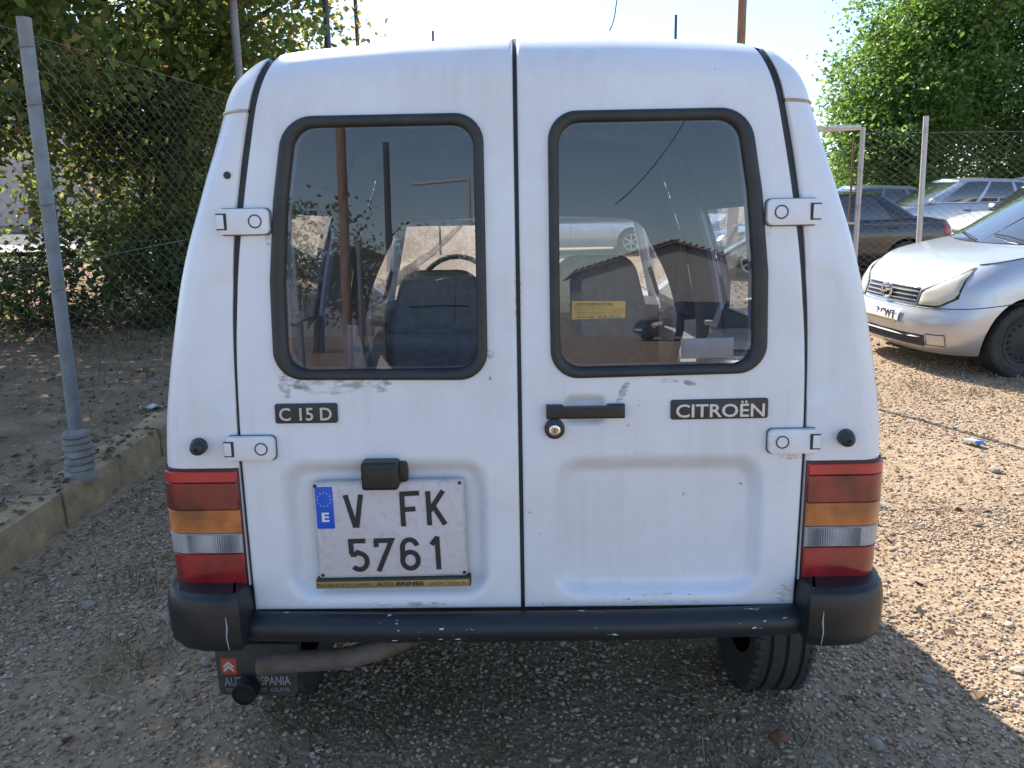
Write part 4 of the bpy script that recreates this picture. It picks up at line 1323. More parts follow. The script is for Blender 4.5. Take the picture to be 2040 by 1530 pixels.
def make_car(name, spec, paint, label, x, y, heading, group=None, wheel='steel', tail=True, detail=None):
    s = Car(**spec)
    root = empty(name, (0, 0, 0), 0, label, 'car', group)
    body = s.wheel_cut(s.body_mesh([paint]), [paint]); attach(body, root, False)
    part = lambda mb, nm, mt, par=None, **k: mb.build(nm, mt, par or root, keep=False, **k)
    # roof and pillars: body coloured skin of the greenhouse
    mb = MB()
    win = s.gh['win']
    edges = [0.0, .08] + [1 + t for w in win for t in w] + [2.0, 3.0]
    vlo, vhi = .05, .93
    for sd in (-1, 1):
        mb.grid(s.gpatch(0, 1, vhi, 1, sd, 6, 2)); mb.grid(s.gpatch(2, 3, vhi, 1, sd, 6, 2))
        mb.grid(s.gpatch(.95, 1 + win[0][0], 0, 1, sd, 2, 6))
        for k in range(len(win)):
            a = 1 + win[k][0]; b_ = 1 + win[k][1]
            mb.grid(s.gpatch(a, b_, vhi - .02, 1, sd, 5, 2)); mb.grid(s.gpatch(a, b_, 0, vlo, sd, 5, 2))
            if k + 1 < len(win): mb.grid(s.gpatch(b_, 1 + win[k + 1][0], 0, 1, sd, 2, 6))
        mb.grid(s.gpatch(1 + win[-1][1], 2.05, 0, 1, sd, 3, 6))
    us = list(np.linspace(0, 3, 40))
    rows = []
    for u in us:
        a = s.G(u, 1, 1)
        rows.append([(a.x * t, a.y, a.z + .045 * (1 - t * t) * sstep(0, .4, min(u, 3 - u))) for t in np.linspace(-1, 1, 11)])
    mb.grid(rows)
    part(mb, 'roof', paint, weld=.001, angle=40)
    mb = MB(); mb.grid(s.gpatch(0, .96, .0, .95, 1, 8, 6)); mb.grid(s.gpatch(0, .96, .0, .95, -1, 8, 6)); part(mb, 'windscreen', glass_dark, weld=.001)
    mb = MB(); mb.grid(s.gpatch(2.04, 3, .0, .95, 1, 8, 5)); mb.grid(s.gpatch(2.04, 3, .0, .95, -1, 8, 5)); part(mb, 'rear_window', glass_dark, weld=.001)
    for sd in (-1, 1):
        for a, b_ in win:
            mb = MB(); mb.grid(s.gpatch(1 + a - .005, 1 + b_ + .005, vlo - .01, vhi, sd, 5, 4, off=-.006)); part(mb, 'side_window', glass_dark)
    # wheels
    for q in s.axles:
        for sd in (-1, 1):
            c = Vector((sd * (s.W * .985 - .095), s.L / 2 - q, s.r))
            tw = tyre('wheel', c, s.r, .185, root, keep=False, rim_r=.66)
            mb = MB()
            M = Matrix.Translation(c) @ Matrix.Rotation(math.radians(90 * sd), 4, 'Y')
            R = s.r * .67
            if wheel == 'steel':
                mb.lathe([(0, .055), (R * .25, .06), (R * .45, .045), (R * .8, .05), (R * .86, .07), (R * .99, .075), (R, .03)], 32, M, 0)
                for k in range(16):
                    a = 2 * math.pi * k / 16
                    mb.lathe([(0, .0605), (R * .07, .0605)], 10, M @ Matrix.Translation((R * .68 * math.cos(a), R * .68 * math.sin(a), -.006)), 1)
                part(mb, 'rim', [pm('dark_steel_rim', (.035, .036, .038), .55, .3), arch_dark], tw)
            else:
                mb.lathe([(0, .02), (R * .9, .02)], 24, M, 1)
                mb.lathe([(R * .86, .03), (R * .86, .07), (R * .99, .075), (R, .03)], 28, M, 0)
                mb.lathe([(0, .07), (R * .22, .065), (R * .25, .03)], 16, M, 0)
                for k in range(6):
                    a = 2 * math.pi * k / 6
                    V, F = bevel_box((R * .55, 0, .052), (R * .75, R * .22, .03), .008, 1)
                    mb.add([M @ (Matrix.Rotation(a, 4, 'Z') @ Vector(p)) for p in V], F, 0)
                part(mb, 'rim', [alloy, arch_dark], tw)
    lam = s.lamp
    for sd in (-1, 1):
        hl = part(s.patch(lam['u0'] - .012, lam['u1'] + .012, lambda t: lam['v0'](t) - .014, lambda t: lam['v1'](t) + .014, .003, 12, 6, side=sd, bev=False), 'headlight', trim_black)
        part(s.patch(lam['u0'], lam['u1'], lam['v0'], lam['v1'], .012, 12, 6, side=sd), 'headlight_lens', lamp_glass, hl)
        if tail: part(s.patch(*s.tail, .012, 8, 5, side=sd), 'tail_light', red)
        if sd in getattr(s, 'mirrors', (-1, 1)):
            mb = MB()
            p = s.G(1.05, .08, sd)
            V, F = bevel_box((p.x + .08 * sd, p.y - .02, p.z + .04), (.17, .08, .11), .035, 3); mb.add(V, F); part(mb, 'wing_mirror', paint)
        for zf in (.72,):       # door handles
            for uu in (1.50, 1.78):
                q = s.P(uu, .84, sd); V, F = bevel_box((q.x + .008 * sd, q.y, q.z), (.022, .17, .028), .008, 1)
                mb = MB(); mb.add(V, F); part(mb, 'door_handle', trim_black)
        for uu in (1.20, 1.52, 1.80):   # shut lines as narrow recessed strips
            if uu < s.axles[1] / s.L + .9:
                mb = MB(); mb.tube([s.P(uu, v, sd) + Vector((.0005 * sd, 0, 0)) for v in np.linspace(.08, 1, 8)], .003, 4); part(mb, 'door_gap', trim_black)
    # grille, lower intake, number plates, seams
    gr = s.grille
    part(s.patch(-gr[0], gr[0], gr[1], gr[2], .010, 14, 4), 'grille', trim_black)
    part(s.patch(-.34, .34, .10, .24, .006, 14, 3), 'lower_intake', trim_black)
    part(s.patch(-.12, .12, .36, .50, .018, 4, 2, bev=False), 'front_plate', plate_car)
    for w in (-1, 1):
        mb = MB(); mb.tube([s.P(u, .56 if u < 1 else .56, w) + s.N(u, .56, w) * .001 for u in np.linspace(0, 1.10, 16)], .0035, 4)
        part(mb, 'bumper_seam', trim_black)
    if tail:
        mb = MB()
        q = s.P(2.97, .52, 1); V, F = bevel_box((0, -s.L / 2 + .02 - .0, q.z), (.50, .05, .11), .006, 1); mb.add(V, F); part(mb, 'rear_plate', plate_car)
    # wipers
    for p0, p1 in (((.05, .015, 1), (.80, .10, 1)), ((.62, .015, -1), (.04, .11, -1))):
        mb = MB(); a = s.G(*p0); b_ = s.G(*p1)
        mb.tube([a + Vector((0, .02, .012)), (a + b_) / 2 + Vector((0, .03, .022)), b_ + Vector((0, .012, .010))], .007, 5)
        part(mb, 'wiper', trim_black)
    if detail: detail(s, root, part, paint)
    d = Vector(heading).normalized()
    rz = math.atan2(-d.x, d.y)
    z = float(gz(x, y))
    sl = (gslope(y + .5) - gslope(y - .5))
    root.matrix_world = Matrix.Translation((x, y, z - .012)) @ Matrix.Rotation(math.atan(sl), 4, 'X') @ Matrix.Rotation(rz, 4, 'Z')
    return root

VS = [0, .06, .16, .28, .40, .50, .56, .64, .74, .84, .93, 1.0]
sedan = dict(L=4.4, W=.86, zb=.20, n=3.0, sF=.60, sR=.45, vs=VS, crown=.03, r=.305, ra=.355, axles=(.85, 3.45),
    width=[(0, .93), (.25, .985), (.5, 1), (.75, .99), (1, .93)], front=[(0, .14), (.2, .02), (.4, 0), (.56, .03), (.6, .06), (.85, .12), (1, .24)], rear=[(0, .12), (.3, .0), (.56, .02), (.62, .05), (.9, .08), (1, .14)],
    plan=[(0, .97), (.3, 1), (.7, 1), (1, .96)], top=[(0, .62), (.35, .76), (1.2, .90), (1.6, .93), (3.3, .96), (4.0, .97), (4.4, .92)],
    gh=dict(wb=.76, wt=.57, fb=1.20, ft=1.95, rt=3.15, rb=3.75, roof=[(0, 1.40), (.45, 1.40), (.55, 1.415), (.72, 1.38)], win=[(.10, .46), (.50, .80)]),
    lamp=dict(u0=.45, u1=.93, v0=lambda t: .66, v1=lambda t: .90), tail=(2.15, 2.62, .62, .90), grille=(.30, .68, .88))
hatch = dict(sedan); hatch.update(L=3.95, axles=(.82, 3.28), top=[(0, .66), (.3, .80), (1.0, .95), (1.4, .98), (3.2, 1.02), (3.95, 1.0)],
    gh=dict(wb=.77, wt=.60, fb=1.0, ft=1.75, rt=3.45, rb=3.86, roof=[(0, 1.46), (.44, 1.46), (.6, 1.48), (.9, 1.42)], win=[(.09, .44), (.475, .76), (.80, .93)]), rear=[(0, .10), (.3, .0), (.56, .02), (.9, .04), (1, .06)], tail=(2.1, 2.5, .62, .98))
minivan = dict(sedan); minivan.update(L=4.04, W=.848, zb=.19, n=2.9, sF=.60, axles=(.76, 3.40), r=.31, ra=.365, crown=.032,
    width=[(0, .94), (.25, .99), (.5, 1), (.75, .985), (.9, .955), (1, .90)],
    front=[(0, .15), (.1, .05), (.25, .01), (.42, 0), (.52, .035), (.56, .05), (.60, .055), (.75, .085), (.88, .14), (1, .27)],
    top=[(0, .86), (.30, .905), (.7, .985), (1.15, 1.065), (1.5, 1.10), (3.2, 1.10), (4.04, 1.08)],
    gh=dict(wb=.76, wt=.62, fb=.88, ft=1.95, rt=3.55, rb=3.98, roof=[(0, 1.60), (.5, 1.60), (.62, 1.625), (.95, 1.56)], win=[(.13, .44), (.475, .76), (.80, .93)]),
    rear=[(0, .10), (.3, .0), (.56, .02), (.9, .04), (1, .06)], tail=(2.1, 2.5, .62, .98),
    lamp=dict(u0=.222, u1=.54, v0=lambda t: .585 + .10 * max(0, t - .55) / .45, v1=lambda t: lerp(.73, .955, min(1, t * 1.1) ** .9)), grille=(.195, .605, .775), mirrors=(-1,), lift=-.02)

silver = car_paint('silver_paint', (.56, .57, .60), .55, .30, .18)
silver_blue = car_paint('silver_blue_paint', (.42, .47, .54), .5, .3, .2)
black_paint = car_paint('black_paint', (.015, .015, .018), .0, .18, .10)
white_paint = car_paint('white_car_paint', (.72, .72, .70), .0, .3, .25)
grey_paint = car_paint('grey_paint', (.20, .21, .23), .4, .3, .2)

def meriva_detail(s, root, part, paint):
    # three chrome framed grille bars, ring emblem with a bolt, bumper details
    chrome_b = pm('grille_silver', (.60, .60, .62), .25, .7)
    for v0, v1 in ((.617, .638), (.664, .688), (.712, .736), (.757, .776)):
        part(s.patch(-.195, .195, v0, v1, .022, 16, 3), 'grille_bar', chrome_b)
    c = s.P(0, .70, 1) + Vector((0, .035, 0))
    mb = MB(); mb.tube([c + Vector((.066 * math.cos(a), 0, .062 * math.sin(a))) for a in np.linspace(0, 2 * math.pi, 26, endpoint=False)], .011, 8, closed=True)
    e = part(mb, 'emblem', chrome)
    mb = MB()
    zz = [(-.085, .012), (.012, .012), (-.012, -.004), (.085, -.010), (.085, -.016), (-.02, -.012), (.006, .002), (-.085, .004)]
    zz = [(x, z * 1.2) for x, z in zz]
    n = len(zz)
    V = [c + Vector((x, .010, z)) for x, z in zz] + [c + Vector((x, -.006, z)) for x, z in zz]
    mb.add(V, [tuple(range(n))] + [(i, (i + 1) % n, n + (i + 1) % n, n + i) for i in range(n)])
    part(mb, 'emblem_bolt', chrome, e, smooth=False)
    for sd in (-1, 1):
        part(s.patch(.36, .52, .13, .255, .008, 6, 3, side=sd), 'fog_lamp_blank', paint)
        mb = MB(); mb.tube([s.P(u, v, sd) + s.N(u, v, sd) * .004 for u, v in ((.355, .125), (.525, .125), (.525, .26), (.355, .26))], .0035, 4, closed=True); part(mb, 'fog_lamp_gap', trim_black)
    for v in (.135, .175, .212):
        part(s.patch(-.325, .325, v, v + .014, .016, 14, 2), 'intake_bar', pm('intake_grey', (.09, .09, .10), .5))
    # bonnet edge gap
    for sd in (-1, 1):
        mb = MB(); mb.tube([s.P(u, .992, sd) + s.N(u, .99, sd) * .0015 for u in np.linspace(.55, 1.12, 14)], .0035, 4)
        part(mb, 'bonnet_gap', trim_black)
    y0 = s.P(0.05, .43, 1).y + .0195
    me_ = text_mesh('7 CWT', .01)
    o = link_mesh('plate_lettering', me_, blk, root, False)
    o.matrix_basis = Matrix.Translation((.055, y0 - .004, s.P(0, .43, 1).z - .030)) @ Matrix.Rotation(math.pi, 4, 'Z') @ Matrix.Rotation(math.radians(90), 4, 'X') @ Matrix.Diagonal((.088, .105, .02, 1))
    mb = MB(); mb.box((0, y0 - .004, s.P(0, .36, 1).z + .004), (.50, .008, .018)); part(mb, 'plate_strip', gold)

make_car('parked_car', minivan, silver, 'silver minivan with round front emblem and dark steel wheels beside the white van', 5.20, 7.20, (-.99, -.14), 'parked cars', 'steel', detail=meriva_detail)
make_car('parked_car', sedan, black_paint, 'black saloon parked behind the right fence, rear end towards the leaning fence post', 5.35, 14.3, (-1, .02), 'parked cars', 'alloy')
make_car('parked_car', hatch, white_paint, 'white hatchback behind the black saloon, nose hidden by its boot', 10.75, 16.4, (-1, -.04), 'parked cars', 'alloy')
make_car('parked_car', minivan, silver_blue, 'silver blue car with visible side window between black saloon and trees', 9.9, 18.7, (-1, 0), 'parked cars', 'steel')
make_car('parked_car', hatch, grey_paint, 'dark grey hatchback nearest the gate frame in the back row', 8.7, 21.0, (-1, .05), 'parked cars', 'steel')
make_car('parked_car', minivan, white_paint, 'pale car roof showing over the white hatchback, at the far right', 13.4, 21.3, (-1, 0), 'parked cars', 'steel')
make_car('parked_car', sedan, silver, 'silver saloon seen through the right rear window and windscreen, wheel showing', 1.3, 20.0, (1, .05), 'parked cars', 'alloy')
make_car('parked_car', hatch, white_paint, 'white hatchback seen through the windscreen, facing the van', 4.2, 19.0, (-.35, -.94), 'parked cars', 'alloy')
make_car('parked_car', hatch, grey_paint, 'grey hatchback seen through the windscreen behind the white one', 3.2, 23.6, (-.3, -.95), 'parked cars', 'alloy')
# behind the photographer (seen as reflections in the rear windows)
make_car('parked_car', hatch, black_paint, 'black hatchback before the gabled house, reflected in the right window', 6.2, -26.5, (-.93, .35), 'parked cars', 'alloy')
make_car('parked_car', minivan, black_paint, 'black car close behind the photographer, reflected in the left window', -.72, -5.2, (.05, 1), 'parked cars', 'alloy')
make_car('parked_car', sedan, silver, 'silver saloon behind the photographer, reflected low in the right window', 4.1, -10.2, (-.25, .97), 'parked cars', 'alloy')
# ------------------------------------------------------------------ chain link fences
galv = pm('galvanised_wire', (.26, .25, .23), .55, .5, col2=(.15, .11, .08), nscale=3, ramp=(.45, .8))
post_m = pm('weathered_post', (.27, .285, .30), .7, .1, col2=(.17, .15, .12), nscale=7, ramp=(.45, .8), bump=(80, .15))
whitepost = pm('white_painted_steel', (.50, .48, .45), .6, col2=(.26, .17, .10), nscale=11, ramp=(.52, .8))
def chain_mesh(p0, p1, zb, zt, cell, r, parent, sag=.02, name='wire_mesh', tw=.2):
    """woven zigzag wires between p0 and p1 (xy); zb, zt functions of distance"""
    p0 = np.array(p0, float); p1 = np.array(p1, float); L = np.hypot(*(p1 - p0)); d = (p1 - p0) / L; nn = np.array([-d[1], d[0]])
    nw = int(L / cell); V = []; F = []
    tri = [(math.cos(2 * math.pi * k / 3), math.sin(2 * math.pi * k / 3)) for k in range(3)]
    base = 0
    for w in range(nw + 1):
        h0, h1 = zb(w * cell), zt(w * cell)
        # each link: a short twist, then a diagonal to the neighbouring wire
        n = int((h1 - h0) / (cell * .62) * 2)
        j = np.arange(n + 1); lk = (j + 1) // 2
        t = w * cell + np.where((lk + w) % 2 == 0, -.5, .5) * cell * .97 + rng.normal(0, cell * .03, n + 1)
        z = h0 + lk * cell * .62 - np.where(j % 2 == 1, tw * cell, 0) + rng.normal(0, cell * .02)
        off = sag * (np.sin(t * 1.7) * .6 + np.sin(t * .63 + 2) + np.sin(z * 2.3 + t) * .5) + np.where(lk % 2 == 0, r, -r)
        cx = p0[0] + d[0] * t + nn[0] * off; cy = p0[1] + d[1] * t + nn[1] * off
        P = np.zeros((n + 1, 3, 3))
        for k, (a, b_) in enumerate(tri):
            P[:, k, 0] = cx + nn[0] * r * a; P[:, k, 1] = cy + nn[1] * r * a; P[:, k, 2] = z + r * b_
            P[:, k, 0] += d[0] * r * b_ * .7; P[:, k, 1] += d[1] * r * b_ * .7
        V.append(P.reshape(-1, 3))
        i = np.arange(n)[:, None] * 3 + base
        for k in range(3):
            k2 = (k + 1) % 3
            F.append(np.concatenate([i + k, i + k2, i + 3 + k2, i + 3 + k], 1))
        base += (n + 1) * 3
    o = np_mesh(name, np.concatenate(V), np.concatenate(F), galv, parent, keep=True)
    o['kind'] = 'stuff'
    return o
# left fence, on the kerb
lf = empty('chain_link_fence', (-2.3, 3.8, .2), 0, 'sagging grey chain link fence standing on the kerb to the left of the white van', 'fence')
FX = -2.31
chain_mesh((FX, -15), (FX, 15), lambda t: gslope(t - 15) + .20, lambda t: gslope(t - 15) + 2.33, .058, .00075, lf, .03, tw=.24)
mb = MB()
for hz in (.45, 1.25, 2.32):
    mb.tube([(FX + .012 * math.sin(y_ * 2), y_, gslope(y_) + hz + .015 * math.sin(y_ * 1.3)) for y_ in np.linspace(-15, 15, 60)], .0015, 4)
o = vpart(mb, 'tension_wire', galv, lf, smooth=False); o['kind'] = 'stuff'
for py in (-13.2, -10.3, -7.4, -4.5, -1.6, 3.72, 7.6, 11.2):
    zb_ = gslope(py) + .18
    mb = MB()
    lean = rng.normal(0, .01)
    mb.tube([(FX + .06, py, zb_ + .1), (FX + .06 + lean, py, zb_ + 1.2), (FX + .06 + lean * 1.6, py, zb_ + 2.17)], .031, 14)
    po = vpart(mb, 'post', post_m, lf)
    mb = MB()
    prof = [(.075, -.02), (.070, .02)]
    for k in range(6): prof += [(.058, .035 + k * .034), (.066, .044 + k * .034), (.065, .060 + k * .034), (.055, .066 + k * .034)]
    prof += [(.034, .25)]
    k0 = len(mb.v); mb.lathe(prof, 20, Matrix.Translation((FX + .06, py, zb_)))
    for i_ in range(k0, len(mb.v)):
        p_ = Vector(mb.v[i_]); q_ = mnoise.noise(p_ * 18) * .010 + mnoise.noise(p_ * 7) * .008; c_ = Vector((FX + .06, py, p_.z)); mb.v[i_] = tuple(p_ + (p_ - c_) * q_ / .06 + Vector((0, 0, mnoise.noise(p_ * 9 + Vector((5, 1, 2))) * .008)))
    for a in (): mb.tube([(FX + .06 + .036 * math.cos(q), py + .036 * math.sin(q), zb_ + a + .01 * math.sin(q)) for q in np.linspace(0, 2 * math.pi, 14, endpoint=False)], .0025, 4, closed=True)
    vpart(mb, 'post_footing', pm('rough_cement', (.34, .33, .31), .95, col2=(.24, .22, .2), nscale=12, bump=(70, .5)), po)
    for a in (.95, 1.35, 1.8, 2.05):
        mb = MB(); mb.tube([(FX + .06 + lean * a / 1.6 + .036 * math.cos(q), py + .036 * math.sin(q), zb_ + a + .01 * math.sin(q)) for q in np.linspace(0, 2 * math.pi, 14, endpoint=False)], .0025, 4, closed=True)
        vpart(mb, 'wire_tie', galv, po)
# right fence with gate frame
rf = empty('chain_link_fence', (4.1, 8, .3), 0, 'chain link fence with thin leaning posts between the silver minivan and the black saloon', 'fence')
RFY = 9.2
chain_mesh((3.95, RFY), (11.5, RFY + .9), lambda t: gslope(RFY) + .05, lambda t: gslope(RFY) + 2.12, .060, .0016, rf, .015, tw=.04)
for px_, pt, w, zt_ in ((4.67, 4.635, .031, 2.60), (7.9, 7.88, .038, 2.7), (11.0, 11.0, .038, 2.8)):
    yy = RFY + (px_ - 3.95) * .119
    mb = MB(); mb.tube([(px_ + .03, yy - .03, .25), (pt, yy - .03, zt_)], [w, w * .95], 10); vpart(mb, 'post', whitepost, rf)
mb = MB()
for hz in (.5, 1.4, 2.42): mb.tube([(3.95, RFY - .01, hz), (7.7, RFY + .44, hz + .02), (11.5, RFY + .9, hz + .04)], .002, 4)
o = vpart(mb, 'tension_wire', galv, rf, smooth=False); o['kind'] = 'stuff'
gt = empty('gate_frame', (3.4, 7.9, .3), 0, 'white rusty steel gate frame with mesh, beside the right edge of the white van', 'gate')
for nm, pts in (('upright', [(3.90, 9.15, .28), (3.885, 9.15, 2.48)]), ('top_rail', [(3.855, 9.15, 2.48), (2.05, 9.15, 2.43)]), ('upright', [(2.05, 9.15, .28), (2.05, 9.15, 2.40)]), ('bottom_rail', [(3.86, 9.15, .42), (2.08, 9.15, .42)]), ('middle_rail', [(3.86, 9.15, 1.42), (2.08, 9.15, 1.42)])):
    mb = MB(); mb.tube(pts, .030 if 'middle' not in nm else .016, 4 if 'middle' not in nm else 6); vpart(mb, nm, whitepost, gt, angle=20)
mb = MB(); mb.tube([(3.81, 9.17, .45), (3.80, 9.17, 2.4)], .012, 6); vpart(mb, 'hinge_rod', pm('rust', (.16, .09, .05), .8, .3), gt)
chain_mesh((2.1, 9.15), (3.85, 9.15), lambda t: .45, lambda t: 2.3, .058, .0015, gt, .006)

# ------------------------------------------------------------------ poles standing against the sky
steel_dark = pm('dark_painted_pole', (.06, .075, .10), .5, .3)
def pole(name, mats, x, y, r, h, label, top=None):
    z = float(gz(x, y))
    mb = MB(); mb.tube([(0, 0, -.1), (0, 0, h * .5), (0, 0, h)], [r, r * .96, r * .9], 12)
    o = mb.build(name, mats, None); o.location = (x, y, z); tag(o, label, 'pole')
    return o
rustpole = pm('brown_pole', (.11, .06, .06), .6, .2)
woodpole = pm('tan_wooden_pole', (.30, .19, .12), .85, col2=(.24, .13, .08), nscale=6, bump=(40, .4))
pole('metal_pole', steel_dark, -2.51, 10.8, .045, 7.2, 'dark blue grey pole rising behind the van roof by the left trees')
pole('metal_pole', rustpole, -2.55, 13.0, .034, 4.40, 'thin reddish brown pole ending in the sky beside the taller dark pole')
pole('metal_pole', steel_dark, -2.08, 20.0, .03, 5.36, 'tiny short pole tip just above the roof left of the door gap')
pole('metal_pole', steel_dark, 3.14, 16.5, .03, 4.89, 'thin dark pole tip above the right half of the roof')
pole('utility_pole', woodpole, 3.64, 13.5, .075, 7.5, 'thick tan wooden pole above the right corner of the van roof')
pole('metal_pole', rustpole, 1.78, 6.7, .026, 2.62, 'thin brown post ahead of the van, its shadow crossing the sunlit gravel')
cpole = pole('concrete_post', post_m, -2.72, 7.9, .042, 5.6, 'tall grey concrete post in front of the left tree foliage')
# reflected poles behind the photographer
pole('utility_pole', woodpole, -2.9, -9.4, .085, 7.0, 'tall tan wooden pole reflected in the left rear window')
pole('metal_pole', steel_dark, -2.65, -12.2, .07, 4.6, 'dark pole behind the photographer, reflected in the left rear window')
gl = empty('goal_post', (-1.3, -16, 0), 0, 'white right angled pole with a side arm, reflected in the left rear window', 'pole')
mb = MB(); mb.tube([(-1.25, -15.5, 0), (-1.25, -15.5, 4.4)], .05, 8); vpart(mb, 'upright', whitepost, gl)
mb = MB(); mb.tube([(-1.25, -15.5, 4.4), (-2.6, -15.5, 4.3)], .035, 8); vpart(mb, 'arm', whitepost, gl)
mb = MB()
mb.tube([(1.545 + .26 * q ** .8 + .012 * math.sin(q * 9), 14 + q * .3, 4.68 + 1.0 * q) for q in np.linspace(0, 1, 18)], .011, 5)
o = mb.build('hanging_cable', steel_dark, None); tag(o, 'short loose cable hanging in the sky above the van roof', 'cable')
mb = MB()
cb = [(1.9 + 2.2 * q, -7 - 3.0 * q, 3.3 + 4.2 * q - 1.4 * q * (1 - q)) for q in np.linspace(-.35, 1.4, 26)]
mb.tube(cb, .007, 5)
o = mb.build('overhead_cable', steel_dark, None); tag(o, 'dark overhead cable with two yellow markers, reflected in the right window', 'cable')
ym = pm('yellow_marker', (.6, .5, .12), .4)
for q in (9, 14):
    mb = MB(); V, F = bevel_box(cb[q], (.05, .05, .04), .012); mb.add(V, F); a = mb.build('cable_marker', ym, None); attach(a, o, True)

# ------------------------------------------------------------------ buildings
tile = pm('red_roof_tile', (.26, .12, .08), .85, col2=(.18, .10, .07), nscale=3, bump=(30, .5))
wallw = pm('grey_render', (.36, .35, .34), .9, col2=(.30, .29, .28), nscale=1.5)
shade_glass = glass_dark
def house(x, y, w, dep, eave, apex, rz, label, wall=wallw, wins=((-.28, 1.0, .9, 1.1), (.28, 1.0, .9, 1.1)), door=(0.0, .95, 2.05)):
    """gabled house; its gable end (local -Y or +Y) faces the camera"""
    r = empty('house', (0, 0, 0), 0, label, 'building')
    mb = MB(); hw = w / 2
    # gable wall with true openings at the front (+Y local)
    front = [(-hw, 0), (hw, 0), (hw, eave), (0, apex), (-hw, eave)]
    V = [(a, 0, b_) for a, b_ in front] + [(a, -dep, b_) for a, b_ in front]
    mb.add(V, [(0, 1, 2, 3, 4), (9, 8, 7, 6, 5), (0, 5, 6, 1), (1, 6, 7, 2), (4, 9, 5, 0)])
    mb.build('wall', wall, r, smooth=False)
    mb = MB()
    for sd in (-1, 1):
        ex = (hw + .35) * sd; ez = eave - .35 * (apex - eave) / hw
        mb.add([(0, .3, apex + .06), (ex, .3, ez + .06), (ex, -dep - .3, ez + .06), (0, -dep - .3, apex + .06), (0, .3, apex + .13), (ex, .3, ez + .13), (ex, -dep - .3, ez + .13), (0, -dep - .3, apex + .13)],
               [(0, 1, 2, 3), (4, 7, 6, 5), (0, 4, 5, 1), (1, 5, 6, 2), (2, 6, 7, 3)])
        nrow = int(hw / .25)
        for k in range(nrow):      # rows of roll tiles give the roof its ribs
            t = (k + .5) / nrow
            mb.tube([(ex * t, .3, lerp(apex, ez, t) + .21), (ex * t, -dep - .3, lerp(apex, ez, t) + .13)], .05, 5)
    mb.tube([(0, .34, apex + .13), (0, -dep - .34, apex + .13)], .08, 8)
    mb.build('roof', tile, r, smooth=False)
    for (fx, z0, ww, hh) in wins:
        mb = MB(); V, F = bevel_box((fx * w, .01, z0 + hh / 2), (ww + .14, .08, hh + .14), .01, 1); mb.add(V, F)
        f = mb.build('window', wallw, r)
        mb = MB(); V, F = bevel_box((fx * w, .055, z0 + hh / 2), (ww, .02, hh), .004, 1); mb.add(V, F); mb.build('pane', shade_glass, f)
    if door:
        mb = MB(); V, F = bevel_box((door[0] * w, .03, door[2] / 2), (door[1], .07, door[2]), .01, 1); mb.add(V, F); mb.build('door', pm('brown_door', (.12, .06, .03), .6), r)
    r.matrix_world = Matrix.Translation((x, y, float(gz(x, y)) - .05)) @ Matrix.Rotation(rz, 4, 'Z')
    return r
house(6.9, -32, 8.4, 9, 2.95, 4.15, 0, 'white gabled house with red tiled roof, reflected in the right rear window', wins=(), door=None)
house(15.6, -30, 7, 9, 2.5, 3.5, 0, 'second lower white house with tiled roof, reflected at the edge of the right window')
house(-16.5, 27, 9, 8, 3.2, 4.6, math.pi, 'pale pink house across the road, glimpsed between the left trees', wall=pm('pink_render', (.62, .50, .45), .9, col2=(.52, .42, .38), nscale=2))
house(-8.5, -38, 10, 8, 3.2, 4.4, 0, 'white house beyond the trees behind the photographer, reflected in the left window')
# road and pavement across the left background
def strip(name, xs, ys, dz, mt):
    V = np.array([(x, y, float(gz(x, y)) + dz) for y in ys for x in xs]); a, b_ = len(xs), len(ys)
    I, J = np.meshgrid(np.arange(a - 1), np.arange(b_ - 1)); q = (J * a + I).ravel()
    o = np_mesh(name, V, np.stack([q, q + 1, q + a + 1, q + a], 1), mt, smooth=True); tag(o, kind='structure'); return o
strip('road', list(np.linspace(-70, -8.2, 50)), list(np.linspace(17.2, 23.5, 10)), .03, pm('asphalt', (.075, .073, .07), .9, col2=(.05, .05, .05), nscale=3))
strip('pavement', list(np.linspace(-70, -8.2, 50)), list(np.linspace(14.6, 17.0, 6)), .12, pm('pavement_slabs', (.42, .36, .32), .9, col2=(.33, .29, .26), nscale=4))
strip('verge', list(np.linspace(-60, -8.0, 40)), list(np.linspace(12.2, 14.4, 6)), .05, pm('green_verge', (.11, .16, .04), .95, col2=(.07, .10, .03), nscale=6))

# ------------------------------------------------------------------ trees and shrubs
bark = pm('bark', (.10, .075, .055), .95, col2=(.05, .04, .03), nscale=9, bump=(30, .8))
leaf_dark = island_ramp('leaf_dark', [(0, (.050, .080, .030)), (.45, (.075, .115, .040)), (.80, (.10, .135, .045)), (.95, (.15, .15, .05)), (1, (.14, .09, .04))], .5, trans=(.55, .475, 2.8))
leaf_green = island_ramp('leaf_green', [(0, (.055, .105, .030)), (.5, (.085, .145, .040)), (.85, (.115, .17, .048)), (1, (.15, .19, .06))], .36, trans=(.48, .492, 2.7), spec=.5)
leaf_autumn = island_ramp('leaf_autumn', [(0, (.06, .085, .025)), (.4, (.10, .12, .035)), (.7, (.19, .17, .04)), (.9, (.26, .19, .05)), (1, (.22, .10, .04))], .5, trans=(.6, .49, 2.4))
leaf_bush = island_ramp('leaf_bush', [(0, (.055, .085, .035)), (.5, (.08, .115, .045)), (1, (.12, .15, .06))], .7, trans=(.4, .48, 1.8))
